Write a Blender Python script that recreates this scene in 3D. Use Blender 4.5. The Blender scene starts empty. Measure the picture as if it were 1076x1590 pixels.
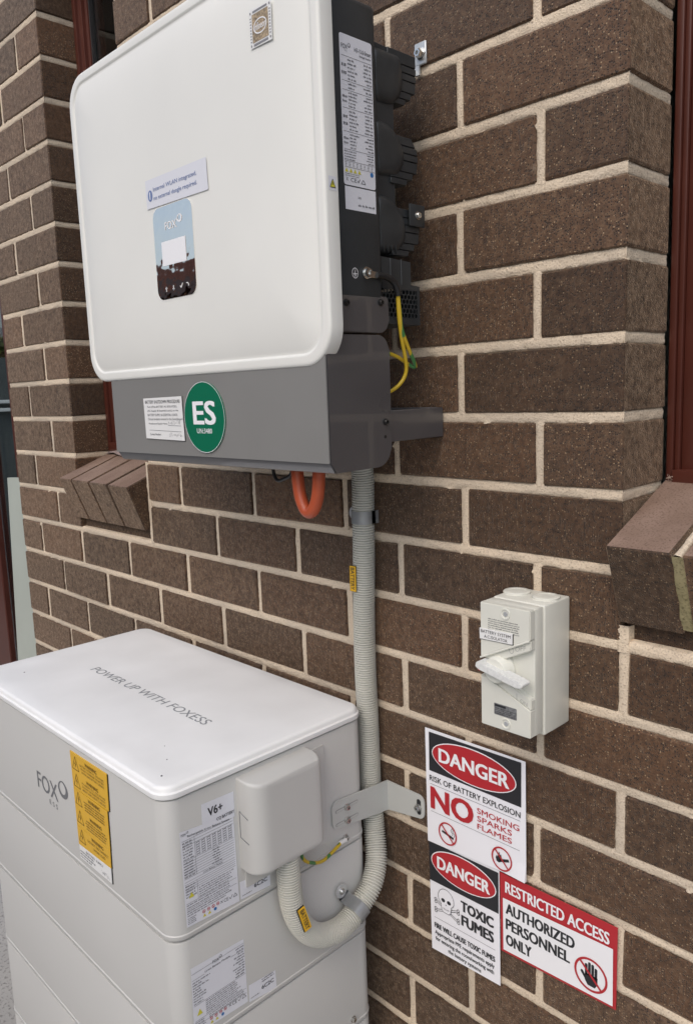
import bpy, bmesh, math, random
from mathutils import Vector, Matrix, noise

random.seed(7)
sc = bpy.context.scene
COL = sc.collection
V = Vector
R = math.radians

# ------------------------------------------------------------------ camera
cam_d = bpy.data.cameras.new('camera')
cam = bpy.data.objects.new('camera', cam_d)
COL.objects.link(cam)
cam_d.sensor_fit = 'VERTICAL'
cam_d.sensor_height = 36.0
cam_d.lens = 36.0 * 1217.2264 / 1590.0
cam_d.clip_start = 0.02
cam_d.clip_end = 500
_r = V((0.69625160, 0.71684109, -0.03704798))
_d = V((0.08348950, -0.13213851, -0.98770892))
_f = V((-0.71292581, 0.68460080, -0.15185036))
_m = Matrix((( _r.x, -_d.x, -_f.x, 0.66676482), (_r.y, -_d.y, -_f.y, -0.86625276),
             (_r.z, -_d.z, -_f.z, 1.50095540), (0, 0, 0, 1)))
cam.matrix_world = _m
sc.camera = cam

# ------------------------------------------------------------------ world, sun, exposure
SUN_FROM = V((0.22, -0.70, 0.86)).normalized()
w = bpy.data.worlds.new('World')
sc.world = w
w.use_nodes = True
nt = w.node_tree
bg = nt.nodes['Background']
sky = nt.nodes.new('ShaderNodeTexSky')
sky.sky_type = 'NISHITA'
sky.sun_disc = False
sky.sun_elevation = math.asin(SUN_FROM.z)
sky.sun_rotation = math.atan2(SUN_FROM.x, SUN_FROM.y)
sky.air_density = 1.0
sky.dust_density = 4.0
sky.ozone_density = 1.0
nt.links.new(sky.outputs[0], bg.inputs[0])
bg.inputs[1].default_value = 0.15
sun_d = bpy.data.lights.new('sun', 'SUN')
sun_d.energy = 0.9
sun_d.angle = R(100)
sun_d.color = (0.95, 1.0, 1.0)
sun = bpy.data.objects.new('sun', sun_d)
COL.objects.link(sun)
sun.rotation_euler = SUN_FROM.to_track_quat('Z', 'Y').to_euler()
vs = sc.view_settings
vs.view_transform = 'Standard'
vs.look = 'None'
vs.gamma = 1.0
vs.exposure = 0.12
vs.use_curve_mapping = False

# ------------------------------------------------------------------ helpers
def link(o, parent=None):
    COL.objects.link(o)
    if parent is not None:
        o.parent = parent
        off = parent.location if parent.type == 'EMPTY' else V((0, 0, 0))
        o.matrix_parent_inverse = Matrix.Translation(-off)
    return o

def thing(name, label, cat, loc=(0, 0, 0), group=None):
    o = bpy.data.objects.new(name, None)
    o.empty_display_size = 0.05
    o.location = loc
    COL.objects.link(o)
    o['label'] = label
    o['category'] = cat
    if group:
        o['group'] = group
    return o

def tag(o, label, cat, group=None):
    o['label'] = label
    o['category'] = cat
    if group:
        o['group'] = group
    return o

def mk(name, bm, mat, parent=None, smooth=None, kind=None):
    me = bpy.data.meshes.new(name)
    bmesh.ops.recalc_face_normals(bm, faces=bm.faces) if smooth != 'flat' else None
    bm.to_mesh(me)
    bm.free()
    me.materials.append(M[mat] if isinstance(mat, str) else mat)
    if isinstance(smooth, (int, float)):
        for p in me.polygons:
            p.use_smooth = True
        me.set_sharp_from_angle(angle=R(smooth))
    o = bpy.data.objects.new(name, me)
    link(o, parent)
    if kind:
        o['kind'] = kind
    return o

def B():
    return bmesh.new()

def box(bm, x0, x1, y0, y1, z0, z1):
    vs_ = [bm.verts.new((x, y, z)) for z in (z0, z1) for y in (y0, y1) for x in (x0, x1)]
    for f in ((0, 2, 3, 1), (4, 5, 7, 6), (0, 1, 5, 4), (2, 6, 7, 3), (0, 4, 6, 2), (1, 3, 7, 5)):
        bm.faces.new([vs_[i] for i in f])
    return vs_

def rbox(x0, x1, y0, y1, z0, z1, r=0.003, seg=3):
    bm = B()
    box(bm, x0, x1, y0, y1, z0, z1)
    bmesh.ops.bevel(bm, geom=list(bm.edges), offset=r, segments=seg, affect='EDGES', profile=0.5)
    return bm

def merge(dst, src):
    me = bpy.data.meshes.new('tmp')
    src.to_mesh(me)
    src.free()
    dst.from_mesh(me)
    bpy.data.meshes.remove(me)

def prism(bm, pts, vec):
    """pts: list of 3D points (polygon), extruded by vec"""
    a = [bm.verts.new(p) for p in pts]
    b = [bm.verts.new(V(p) + V(vec)) for p in pts]
    n = len(pts)
    bm.faces.new(a)
    bm.faces.new(list(reversed(b)))
    for i in range(n):
        bm.faces.new((a[i], b[i], b[(i + 1) % n], a[(i + 1) % n]))

def loft(bm, loops, cap0=True, cap1=True):
    rings = [[bm.verts.new(p) for p in l] for l in loops]
    n = len(rings[0])
    for a, b in zip(rings, rings[1:]):
        for i in range(n):
            bm.faces.new((a[i], a[(i + 1) % n], b[(i + 1) % n], b[i]))
    if cap0:
        bm.faces.new(list(reversed(rings[0])))
    if cap1:
        bm.faces.new(rings[-1])

def rrect(w_, h_, r, n=8):
    """2D rounded rectangle centred on 0"""
    out = []
    r = max(r, 1e-5)
    for cx, cy, a0 in ((w_/2-r, h_/2-r, 0), (-w_/2+r, h_/2-r, 90), (-w_/2+r, -h_/2+r, 180), (w_/2-r, -h_/2+r, 270)):
        for i in range(n + 1):
            a = R(a0 + 90*i/n)
            out.append((cx + r*math.cos(a), cy + r*math.sin(a)))
    return out

def cyl(bm, c, axis, r, h, seg=16, r2=None):
    c = V(c); ax = V(axis).normalized()
    q = ax.to_track_quat('Z', 'Y')
    r2 = r if r2 is None else r2
    l0 = [c + q @ V((r*math.cos(2*math.pi*i/seg), r*math.sin(2*math.pi*i/seg), 0)) for i in range(seg)]
    l1 = [c + q @ V((r2*math.cos(2*math.pi*i/seg), r2*math.sin(2*math.pi*i/seg), h)) for i in range(seg)]
    loft(bm, [l0, l1])

def lathe(bm, c, axis, prof, seg=20):
    c = V(c); ax = V(axis).normalized()
    q = ax.to_track_quat('Z', 'Y')
    loft(bm, [[c + q @ V((r*math.cos(2*math.pi*i/seg), r*math.sin(2*math.pi*i/seg), h)) for i in range(seg)] for r, h in prof])

def spline(pts, step):
    """Catmull-Rom resampled at about `step`"""
    P = [V(p) for p in pts]
    P = [2*P[0]-P[1]] + P + [2*P[-1]-P[-2]]
    dense = []
    for i in range(1, len(P)-2):
        p0, p1, p2, p3 = P[i-1:i+3]
        for k in range(60):
            t = k/60
            dense.append(0.5*((2*p1) + (p2-p0)*t + (2*p0-5*p1+4*p2-p3)*t*t + (3*p1-p0-3*p2+p3)*t**3))
    dense.append(P[-2])
    out = [dense[0]]; acc = 0
    for a, b in zip(dense, dense[1:]):
        L = (b-a).length
        while acc + L >= step:
            t = (step-acc)/L
            a = a + (b-a)*t
            out.append(a.copy()); L = (b-a).length; acc = 0
        acc += L
    return out

def tube(bm, path, rad, seg=14, cap=True):
    path = [V(p) for p in path]
    t0 = (path[1]-path[0]).normalized()
    up = V((0, 0, 1)) if abs(t0.z) < 0.9 else V((0, 1, 0))
    n = t0.cross(up).normalized()
    loops = []
    for i, p in enumerate(path):
        t = (path[min(i+1, len(path)-1)] - path[max(i-1, 0)]).normalized()
        n = (n - t*n.dot(t)).normalized()
        b = t.cross(n)
        r = rad(i) if callable(rad) else rad
        loops.append([p + n*r*math.cos(2*math.pi*k/seg) + b*r*math.sin(2*math.pi*k/seg) for k in range(seg)])
    loft(bm, loops, cap, cap)

class Fr:
    """a flat drawing frame: origin, right, up, normal"""
    def __init__(s, o, r, u):
        s.o, s.r, s.u = V(o), V(r).normalized(), V(u).normalized()
        s.n = s.r.cross(s.u)
    def p(s, a, b, d=0.0):
        return s.o + s.r*a + s.u*b + s.n*d
    def poly(s, bm, pts, d):
        f = bm.faces.new([bm.verts.new(s.p(a, b, d)) for a, b in pts])
        return f
    def rect(s, bm, a0, b0, a1, b1, d):
        s.poly(bm, ((a0, b0), (a1, b0), (a1, b1), (a0, b1)), d)
    def disc(s, bm, a, b, ra, rb, d, n=40):
        s.poly(bm, [(a+ra*math.cos(2*math.pi*i/n), b+rb*math.sin(2*math.pi*i/n)) for i in range(n)], d)
    def ring(s, bm, a, b, ra, rb, t, d, n=40):
        for i in range(n):
            c0, s0 = math.cos(2*math.pi*i/n), math.sin(2*math.pi*i/n)
            c1, s1 = math.cos(2*math.pi*(i+1)/n), math.sin(2*math.pi*(i+1)/n)
            s.poly(bm, ((a+(ra-t)*c0, b+(rb-t)*s0), (a+ra*c0, b+rb*s0), (a+ra*c1, b+rb*s1), (a+(ra-t)*c1, b+(rb-t)*s1)), d)
    def line(s, bm, a0, b0, a1, b1, t, d):
        dx, dy = a1-a0, b1-b0
        L = math.hypot(dx, dy) or 1e-9
        nx, ny = -dy/L*t/2, dx/L*t/2
        s.poly(bm, ((a0-nx, b0-ny), (a1-nx, b1-ny), (a1+nx, b1+ny), (a0+nx, b0+ny)), d)
    def pline(s, bm, pts, t, d):
        for p, q in zip(pts, pts[1:]):
            s.line(bm, p[0], p[1], q[0], q[1], t, d)
    def plate(s, bm, pts, t):
        """a thin slab with its face at d=0 and its back at d=-t"""
        prism(bm, [s.p(a, b, -t) for a, b in pts], s.n*t)
    def fine(s, bm, a0, b0, a1, b1, rows, d, seed=0, fill=0.75, mode='left', h=0.5):
        """rows of print too small to read: short strokes"""
        rnd = random.Random(seed)
        rh = (b1-b0)/rows
        for i in range(rows):
            y0 = b1-(i+0.75)*rh
            hh = rh*h
            L = (a1-a0)*(fill + (1-fill)*rnd.random()) if fill < 1 else (a1-a0)
            st = a0 if mode == 'left' else (a1-L if mode == 'right' else (a0+a1-L)/2)
            x = st
            while x < st+L-hh*0.4:
                wl = hh*rnd.uniform(1.2, 4.2)
                e = min(x+wl, st+L)
                c = x
                while c < e-hh*0.2:
                    cw = hh*rnd.uniform(0.3, 0.6)
                    s.rect(bm, c, y0, min(c+cw, e), y0+hh*rnd.choice((0.75, 0.75, 1.0)), d)
                    c += cw+hh*0.22
                x = e+hh*0.55

_tc = {}
def text_geo(s, bold=0.0):
    k = (s, bold)
    if k not in _tc:
        cu = bpy.data.curves.new('t', 'FONT')
        cu.body = s
        cu.size = 1.0
        cu.offset = bold
        cu.resolution_u = 3
        o = bpy.data.objects.new('t', cu)
        COL.objects.link(o)
        dg = bpy.context.evaluated_depsgraph_get()
        me = bpy.data.meshes.new_from_object(o.evaluated_get(dg))
        vv = [(v.co.x, v.co.y) for v in me.vertices]
        ff = [tuple(p.vertices) for p in me.polygons]
        bpy.data.objects.remove(o)
        bpy.data.curves.remove(cu)
        bpy.data.meshes.remove(me)
        xs = [a for a, b in vv]; ys = [b for a, b in vv]
        x0, x1, y0, y1 = min(xs), max(xs), min(ys), max(ys)
        _tc[k] = ([((a-x0)/(x1-x0), (b-y0)/(y1-y0)) for a, b in vv], ff, (x1-x0)/(y1-y0))
    return _tc[k]

def text(bm, fr, s, a0, b0, a1, b1, d, bold=0.0, shear=0.0, tilt=0.0):
    vv, ff, asp = text_geo(s, 0.0)
    h_ = b1-b0
    k = max(0.0, bold-0.003)*1.15*h_
    for j, (sx, sy) in enumerate(((0, 0),) if k <= 0 else ((-k, -k*0.4), (k, k*0.4), (-k, k*0.4), (k, -k*0.4), (0, 0))):
        vs_ = [bm.verts.new(fr.p(a0+(a1-a0)*x+shear*h_*y+sx, b0+h_*y+tilt*x+sy, d+j*0.00002)) for x, y in vv]
        for f in ff:
            bm.faces.new([vs_[i] for i in f])

def fox(bm, fr, a0, b0, h_, d, w_=None, ess=True):
    """the maker's wordmark: three letters, a drop-shaped ring, a small line under it"""
    W = w_ or h_*1.9
    text(bm, fr, 'FOX', a0, b0, a0+W*0.66, b0+h_*0.72, d, 0.012)
    cx, cz = a0+W*0.85, b0+h_*0.72
    n = 28
    for i in range(n):
        q = []
        for j in (i, i+1):
            t = 2*math.pi*j/n
            sq = 1.0-0.18*max(0, math.sin(t))**2
            q.append(((W*0.15*math.cos(t)*sq, h_*0.36*math.sin(t)), (W*0.15*0.62*math.cos(t)*sq-W*0.012, h_*0.36*0.70*math.sin(t)+h_*0.05)))
        fr.poly(bm, [(cx+q[0][1][0], cz+q[0][1][1]), (cx+q[0][0][0], cz+q[0][0][1]), (cx+q[1][0][0], cz+q[1][0][1]), (cx+q[1][1][0], cz+q[1][1][1])], d)
    if ess:
        text(bm, fr, 'E S S', a0+W*0.36, b0-h_*0.36, a0+W*0.62, b0-h_*0.16, d)

# ------------------------------------------------------------------ materials
M = {}
def prin(name, col, rough=0.5, metal=0.0, spec=0.5, coat=0.0, var=0.0, vscale=8.0, bump=0.0, bscale=300.0, rvar=0.0, emit=None):
    m = bpy.data.materials.new(name)
    m.use_nodes = True
    n = m.node_tree.nodes; l = m.node_tree.links
    p = n['Principled BSDF']
    p.inputs['Base Color'].default_value = (*col, 1)
    p.inputs['Roughness'].default_value = rough
    p.inputs['Metallic'].default_value = metal
    p.inputs['Specular IOR Level'].default_value = spec
    if coat:
        p.inputs['Coat Weight'].default_value = coat
    tc = n.new('ShaderNodeTexCoord')
    if var or rvar:
        ns = n.new('ShaderNodeTexNoise'); ns.inputs['Scale'].default_value = vscale; ns.inputs['Detail'].default_value = 6
        l.new(tc.outputs['Object'], ns.inputs['Vector'])
        if var:
            mr = n.new('ShaderNodeMapRange'); mr.inputs[1].default_value = 0.3; mr.inputs[2].default_value = 0.7
            mr.inputs[3].default_value = 1-var; mr.inputs[4].default_value = 1+var*0.4
            l.new(ns.outputs[0], mr.inputs[0])
            mx = n.new('ShaderNodeVectorMath'); mx.operation = 'SCALE'; mx.inputs[0].default_value = col
            l.new(mr.outputs[0], mx.inputs['Scale']); l.new(mx.outputs[0], p.inputs['Base Color'])
        if rvar:
            mr = n.new('ShaderNodeMapRange'); mr.inputs[1].default_value = 0.3; mr.inputs[2].default_value = 0.7
            mr.inputs[3].default_value = rough-rvar; mr.inputs[4].default_value = rough+rvar
            l.new(ns.outputs[0], mr.inputs[0]); l.new(mr.outputs[0], p.inputs['Roughness'])
    if bump:
        nb = n.new('ShaderNodeTexNoise'); nb.inputs['Scale'].default_value = bscale; nb.inputs['Detail'].default_value = 3
        l.new(tc.outputs['Object'], nb.inputs['Vector'])
        b = n.new('ShaderNodeBump'); b.inputs['Strength'].default_value = bump; b.inputs['Distance'].default_value = 0.001
        l.new(nb.outputs[0], b.inputs['Height']); l.new(b.outputs[0], p.inputs['Normal'])
    M[name] = m
    return m

prin('shell_white', (0.79, 0.79, 0.75), 0.42, var=0.045, vscale=4, bump=0.03, bscale=900, rvar=0.05)
prin('battery_grey', (0.52, 0.518, 0.50), 0.45, var=0.03, vscale=4, bump=0.05, bscale=1200, rvar=0.06)
prin('battery_lid', (0.82, 0.825, 0.82), 0.40, var=0.06, vscale=9, bump=0.05, bscale=1200, rvar=0.06)
prin('cover_grey', (0.068, 0.066, 0.070), 0.33, spec=0.9, coat=0.5, var=0.08, vscale=10, bump=0.12, bscale=1500, rvar=0.06)
prin('cover_grey_lit', (0.225, 0.222, 0.214), 0.36, spec=0.6, var=0.05, vscale=6, bump=0.10, bscale=1500, rvar=0.05)  # lit copy of the cover grey, the front's sky reflection mixed into the colour
prin('body_dark', (0.030, 0.034, 0.037), 0.45, var=0.15, vscale=30, bump=0.1, bscale=1200)
prin('fin_dark', (0.031, 0.035, 0.038), 0.42, var=0.2, vscale=40, bump=0.1, bscale=900)
prin('black', (0.012, 0.012, 0.012), 0.45)
prin('black_screw', (0.015, 0.015, 0.015), 0.3)
prin('paper_white', (0.86, 0.86, 0.90), 0.35)
prin('plate_white', (0.78, 0.78, 0.77), 0.35)
prin('label_white', (0.70, 0.71, 0.76), 0.35)
prin('ink', (0.020, 0.020, 0.024), 0.5)
prin('ink_grey', (0.10, 0.10, 0.11), 0.5)
prin('ink_soft', (0.22, 0.22, 0.235), 0.5)
prin('ink_blue', (0.16, 0.22, 0.42), 0.5)
prin('red_print', (0.45, 0.022, 0.03), 0.4)
prin('white_print', (0.86, 0.86, 0.88), 0.35)
prin('grey_print', (0.16, 0.165, 0.175), 0.45)
prin('mid_print', (0.27, 0.285, 0.30), 0.45)
prin('yellow_plate', (0.72, 0.42, 0.025), 0.4, var=0.04)
prin('yellow_dark', (0.14, 0.075, 0.01), 0.5)
prin('yellow_print', (0.60, 0.55, 0.05), 0.45)
prin('blue_print', (0.03, 0.16, 0.42), 0.45)
prin('green_sign', (0.004, 0.150, 0.078), 0.28, var=0.04)
prin('steel', (0.62, 0.62, 0.60), 0.22, metal=1.0)
prin('zinc', (0.62, 0.64, 0.65), 0.38, metal=0.55, var=0.15, vscale=60)
prin('conduit_pvc', (0.56, 0.555, 0.50), 0.42, var=0.06, vscale=20)
prin('isolator_grey', (0.70, 0.70, 0.63), 0.40, var=0.06, vscale=25, bump=0.06, bscale=900)
prin('isolator_dark', (0.42, 0.42, 0.40), 0.5)
prin('lever_grey', (0.72, 0.73, 0.71), 0.4, var=0.12, vscale=300)
prin('rating_grey', (0.20, 0.205, 0.21), 0.35, var=0.5, vscale=300)
prin('bracket_grey', (0.50, 0.51, 0.49), 0.40, var=0.04)
prin('orange_cable', (0.46, 0.088, 0.034), 0.38, var=0.12, vscale=50)
prin('black_cable', (0.014, 0.014, 0.015), 0.4)
prin('cable_white', (0.75, 0.75, 0.74), 0.4)
prin('frame_brown', (0.085, 0.022, 0.014), 0.38, var=0.12, vscale=12)
prin('gasket', (0.030, 0.028, 0.030), 0.5)
prin('flashing', (0.30, 0.24, 0.23), 0.5)
prin('interior', (0.30, 0.30, 0.28), 0.9)
prin('blind', (0.62, 0.66, 0.62), 0.8)
prin('chip_gold', (0.42, 0.32, 0.20), 0.4, var=0.75, vscale=420)
prin('insect', (0.36, 0.27, 0.22), 0.6)
prin('fence_grey', (0.075, 0.085, 0.08), 0.55, var=0.15)
prin('pale_post', (0.46, 0.50, 0.45), 0.5, var=0.08, vscale=3)
prin('shed_grey', (0.30, 0.31, 0.31), 0.5, var=0.1)
prin('fence_rail', (0.62, 0.64, 0.62), 0.5)
prin('roof_tile', (0.26, 0.085, 0.045), 0.7, var=0.4, vscale=3)
prin('house_wall', (0.30, 0.16, 0.11), 0.9, var=0.2)
prin('leaf', (0.09, 0.13, 0.02), 0.6, var=0.5, vscale=20)
prin('trunk', (0.10, 0.07, 0.05), 0.9)

def mirror():
    m = bpy.data.materials.new('display_glass'); m.use_nodes = True
    n = m.node_tree.nodes; l = m.node_tree.links
    p = n['Principled BSDF']
    p.inputs['Base Color'].default_value = (1.0, 0.94, 0.85, 1)
    p.inputs['Metallic'].default_value = 1.0
    p.inputs['Roughness'].default_value = 0.035
    tc = n.new('ShaderNodeTexCoord'); ns = n.new('ShaderNodeTexNoise')
    ns.inputs['Scale'].default_value = 55; ns.inputs['Detail'].default_value = 1
    l.new(tc.outputs['Object'], ns.inputs['Vector'])
    b = n.new('ShaderNodeBump'); b.inputs['Strength'].default_value = 0.10; b.inputs['Distance'].default_value = 0.003
    l.new(ns.outputs[0], b.inputs['Height']); l.new(b.outputs[0], p.inputs['Normal'])
    M['display_glass'] = m
mirror()

def pane_glass():
    m = bpy.data.materials.new('window_glass'); m.use_nodes = True
    p = m.node_tree.nodes['Principled BSDF']
    p.inputs['Base Color'].default_value = (0.55, 0.6, 0.6, 1)
    p.inputs['Roughness'].default_value = 0.02
    p.inputs['Transmission Weight'].default_value = 1.0
    p.inputs['IOR'].default_value = 1.45
    M['window_glass'] = m
pane_glass()

def brick_mat():
    m = bpy.data.materials.new('brick'); m.use_nodes = True
    n = m.node_tree.nodes; l = m.node_tree.links
    p = n['Principled BSDF']
    p.inputs['Roughness'].default_value = 0.62
    p.inputs['Specular IOR Level'].default_value = 0.35
    p.inputs['Sheen Weight'].default_value = 0.52
    p.inputs['Sheen Roughness'].default_value = 0.45
    p.inputs['Sheen Tint'].default_value = (1.0, 0.77, 0.56, 1)
    tc = n.new('ShaderNodeTexCoord'); oi = n.new('ShaderNodeObjectInfo')
    geo = n.new('ShaderNodeNewGeometry')
    off = n.new('ShaderNodeVectorMath'); off.operation = 'SCALE'
    off.inputs[0].default_value = (13.7, 7.3, 21.1)
    l.new(oi.outputs['Random'], off.inputs['Scale'])
    add = n.new('ShaderNodeVectorMath'); add.operation = 'ADD'
    l.new(geo.outputs['Position'], add.inputs[0]); l.new(off.outputs[0], add.inputs[1])
    def noi(scale, detail=3, rough=0.6, mapping=None):
        t = n.new('ShaderNodeTexNoise'); t.inputs['Scale'].default_value = scale
        t.inputs['Detail'].default_value = detail; t.inputs['Roughness'].default_value = rough
        if mapping:
            mp = n.new('ShaderNodeMapping'); mp.inputs['Scale'].default_value = mapping
            l.new(add.outputs[0], mp.inputs[0]); l.new(mp.outputs[0], t.inputs['Vector'])
        else:
            l.new(add.outputs[0], t.inputs['Vector'])
        return t.outputs[0]
    def mrange(src, a, b, c, d):
        r = n.new('ShaderNodeMapRange'); r.inputs[1].default_value = a; r.inputs[2].default_value = b
        r.inputs[3].default_value = c; r.inputs[4].default_value = d
        l.new(src, r.inputs[0]); return r.outputs[0]
    def mixc(fac, a, b):
        x = n.new('ShaderNodeMix'); x.data_type = 'RGBA'
        if isinstance(fac, float): x.inputs[0].default_value = fac
        else: l.new(fac, x.inputs[0])
        for i, c in ((6, a), (7, b)):
            if isinstance(c, tuple): x.inputs[i].default_value = (*c, 1)
            else: l.new(c, x.inputs[i])
        return x.outputs[2]
    streak = noi(1.0, 2, 0.5, (520, 520, 55))
    drag = mrange(streak, 0.60, 0.68, 0.0, 1.0)
    patch = mrange(noi(7, 2), 0.38, 0.58, 0.10, 1.0)
    dragm = n.new('ShaderNodeMath'); dragm.operation = 'MULTIPLY'
    l.new(drag, dragm.inputs[0]); l.new(patch, dragm.inputs[1])
    fine = noi(420, 4, 0.7)
    big = noi(14, 3)
    def vor(scale):
        v = n.new('ShaderNodeTexVoronoi'); v.inputs['Scale'].default_value = scale
        l.new(add.outputs[0], v.inputs['Vector']); return v
    v1 = vor(330); v2 = vor(430)
    sep1 = n.new('ShaderNodeSeparateColor'); l.new(v1.outputs['Color'], sep1.inputs[0])
    sep2 = n.new('ShaderNodeSeparateColor'); l.new(v2.outputs['Color'], sep2.inputs[0])
    def spots(v, sep, rad, thr):
        a = mrange(v.outputs['Distance'], rad*0.6, rad, 1.0, 0.0)
        b = n.new('ShaderNodeMath'); b.operation = 'GREATER_THAN'; b.inputs[1].default_value = thr
        l.new(sep.outputs[0], b.inputs[0])
        c = n.new('ShaderNodeMath'); c.operation = 'MULTIPLY'
        l.new(a, c.inputs[0]); l.new(b.outputs[0], c.inputs[1]); return c.outputs[0]
    light = spots(v1, sep1, 0.34, 0.82)
    pits = spots(v2, sep2, 0.56, 0.60)
    base = mixc(mrange(big, 0.35, 0.65, 0, 1), (0.062, 0.034, 0.019), (0.088, 0.044, 0.022))
    tone = mixc(mrange(oi.outputs['Random'], 0, 1, 0, 1), (0.047, 0.028, 0.018), (0.112, 0.051, 0.024))
    base = mixc(0.5, base, tone)
    base = mixc(mrange(fine, 0.50, 0.72, 0.0, 0.75), base, (0.150, 0.096, 0.056))
    base = mixc(mrange(noi(300, 4, 0.75), 0.36, 0.52, 0.70, 0.0), base, (0.034, 0.022, 0.016))
    mott = noi(110, 5, 0.7)
    base = mixc(mrange(mott, 0.50, 0.66, 0.0, 0.42), base, (0.140, 0.086, 0.050))
    base = mixc(mrange(mott, 0.34, 0.48, 0.45, 0.0), base, (0.034, 0.021, 0.014))
    l.new(mrange(mott, 0.35, 0.65, 0.18, 0.74), p.inputs['Sheen Weight'])
    base = mixc(pits, base, (0.016, 0.010, 0.008))
    dm = n.new('ShaderNodeMath'); dm.operation = 'MULTIPLY'; dm.inputs[1].default_value = 0.9
    l.new(dragm.outputs[0], dm.inputs[0])
    base = mixc(dm.outputs[0], base, (0.030, 0.019, 0.015))
    base = mixc(light, base, (0.27, 0.19, 0.115))
    smear = noi(16, 9, 0.72)
    base = mixc(mrange(smear, 0.63, 0.74, 0.0, 0.45), base, (0.30, 0.235, 0.165))
    m1 = n.new('ShaderNodeMath'); m1.operation = 'MULTIPLY'; m1.inputs[1].default_value = 7.13
    l.new(oi.outputs['Random'], m1.inputs[0])
    m2 = n.new('ShaderNodeMath'); m2.operation = 'FRACT'; l.new(m1.outputs[0], m2.inputs[0])
    burn = n.new('ShaderNodeVectorMath'); burn.operation = 'SCALE'
    l.new(base, burn.inputs[0]); l.new(mrange(m2.outputs[0], 0, 1, 0.80, 1.40), burn.inputs['Scale'])
    l.new(burn.outputs[0], p.inputs['Base Color'])
    # relief
    h1 = n.new('ShaderNodeMath'); h1.operation = 'MULTIPLY_ADD'; h1.inputs[1].default_value = -0.7
    l.new(dragm.outputs[0], h1.inputs[0]); l.new(fine, h1.inputs[2])
    h2 = n.new('ShaderNodeMath'); h2.operation = 'MULTIPLY_ADD'; h2.inputs[1].default_value = -0.9
    l.new(pits, h2.inputs[0]); l.new(h1.outputs[0], h2.inputs[2])
    b = n.new('ShaderNodeBump'); b.inputs['Strength'].default_value = 0.8; b.inputs['Distance'].default_value = 0.0007
    l.new(h2.outputs[0], b.inputs['Height']); l.new(b.outputs[0], p.inputs['Normal'])
    M['brick'] = m
brick_mat()

def grain_mat(name, c1, c2, c3, scale, bump, dist, rough=0.9, big=6.0):
    m = bpy.data.materials.new(name); m.use_nodes = True
    n = m.node_tree.nodes; l = m.node_tree.links
    p = n['Principled BSDF']; p.inputs['Roughness'].default_value = rough
    p.inputs['Specular IOR Level'].default_value = 0.3
    geo = n.new('ShaderNodeNewGeometry')
    def noi(s, d):
        t = n.new('ShaderNodeTexNoise'); t.inputs['Scale'].default_value = s; t.inputs['Detail'].default_value = d
        l.new(geo.outputs['Position'], t.inputs['Vector']); return t.outputs[0]
    def ramp(src, a, b):
        r = n.new('ShaderNodeMapRange'); r.inputs[1].default_value = a; r.inputs[2].default_value = b
        l.new(src, r.inputs[0]); return r.outputs[0]
    def mix(f, a, b):
        x = n.new('ShaderNodeMix'); x.data_type = 'RGBA'; l.new(f, x.inputs[0])
        for i, c in ((6, a), (7, b)):
            if isinstance(c, tuple): x.inputs[i].default_value = (*c, 1)
            else: l.new(c, x.inputs[i])
        return x.outputs[2]
    f = noi(scale, 4)
    c = mix(ramp(noi(big, 3), 0.38, 0.62), c1, c2)
    c = mix(ramp(f, 0.52, 0.72), c, c3)
    l.new(c, p.inputs['Base Color'])
    b = n.new('ShaderNodeBump'); b.inputs['Strength'].default_value = bump; b.inputs['Distance'].default_value = dist
    l.new(f, b.inputs['Height']); l.new(b.outputs[0], p.inputs['Normal'])
    M[name] = m
grain_mat('mortar', (0.75, 0.625, 0.475), (0.60, 0.51, 0.40), (0.42, 0.33, 0.245), 420, 1.0, 0.0016)
grain_mat('mortar_olive', (0.30, 0.26, 0.14), (0.36, 0.31, 0.18), (0.14, 0.12, 0.06), 330, 0.8, 0.0012)
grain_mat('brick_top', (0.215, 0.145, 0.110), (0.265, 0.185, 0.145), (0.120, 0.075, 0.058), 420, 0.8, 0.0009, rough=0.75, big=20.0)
grain_mat('concrete', (0.42, 0.41, 0.39), (0.35, 0.345, 0.33), (0.16, 0.155, 0.15), 120, 0.6, 0.003, big=2.0)

def earth_cable_mat():
    m = bpy.data.materials.new('earth_cable'); m.use_nodes = True
    n = m.node_tree.nodes; l = m.node_tree.links
    p = n['Principled BSDF']; p.inputs['Roughness'].default_value = 0.38
    tc = n.new('ShaderNodeTexCoord'); mp = n.new('ShaderNodeMapping'); mp.inputs['Scale'].default_value = (70, 70, 14)
    ns = n.new('ShaderNodeTexNoise'); ns.inputs['Scale'].default_value = 1.0; ns.inputs['Detail'].default_value = 0
    l.new(tc.outputs['Object'], mp.inputs[0]); l.new(mp.outputs[0], ns.inputs['Vector'])
    r = n.new('ShaderNodeMapRange'); r.inputs[1].default_value = 0.55; r.inputs[2].default_value = 0.57
    l.new(ns.outputs[0], r.inputs[0])
    x = n.new('ShaderNodeMix'); x.data_type = 'RGBA'; l.new(r.outputs[0], x.inputs[0])
    x.inputs[6].default_value = (0.52, 0.36, 0.02, 1); x.inputs[7].default_value = (0.05, 0.18, 0.05, 1)
    l.new(x.outputs[2], p.inputs['Base Color'])
    M['earth_cable'] = m
earth_cable_mat()

# ------------------------------------------------------------------ ground
bm = B()
box(bm, -60, 60, -60, 60, -0.3, 0.0)
g = mk('ground', bm, 'concrete'); g['kind'] = 'structure'

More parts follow.
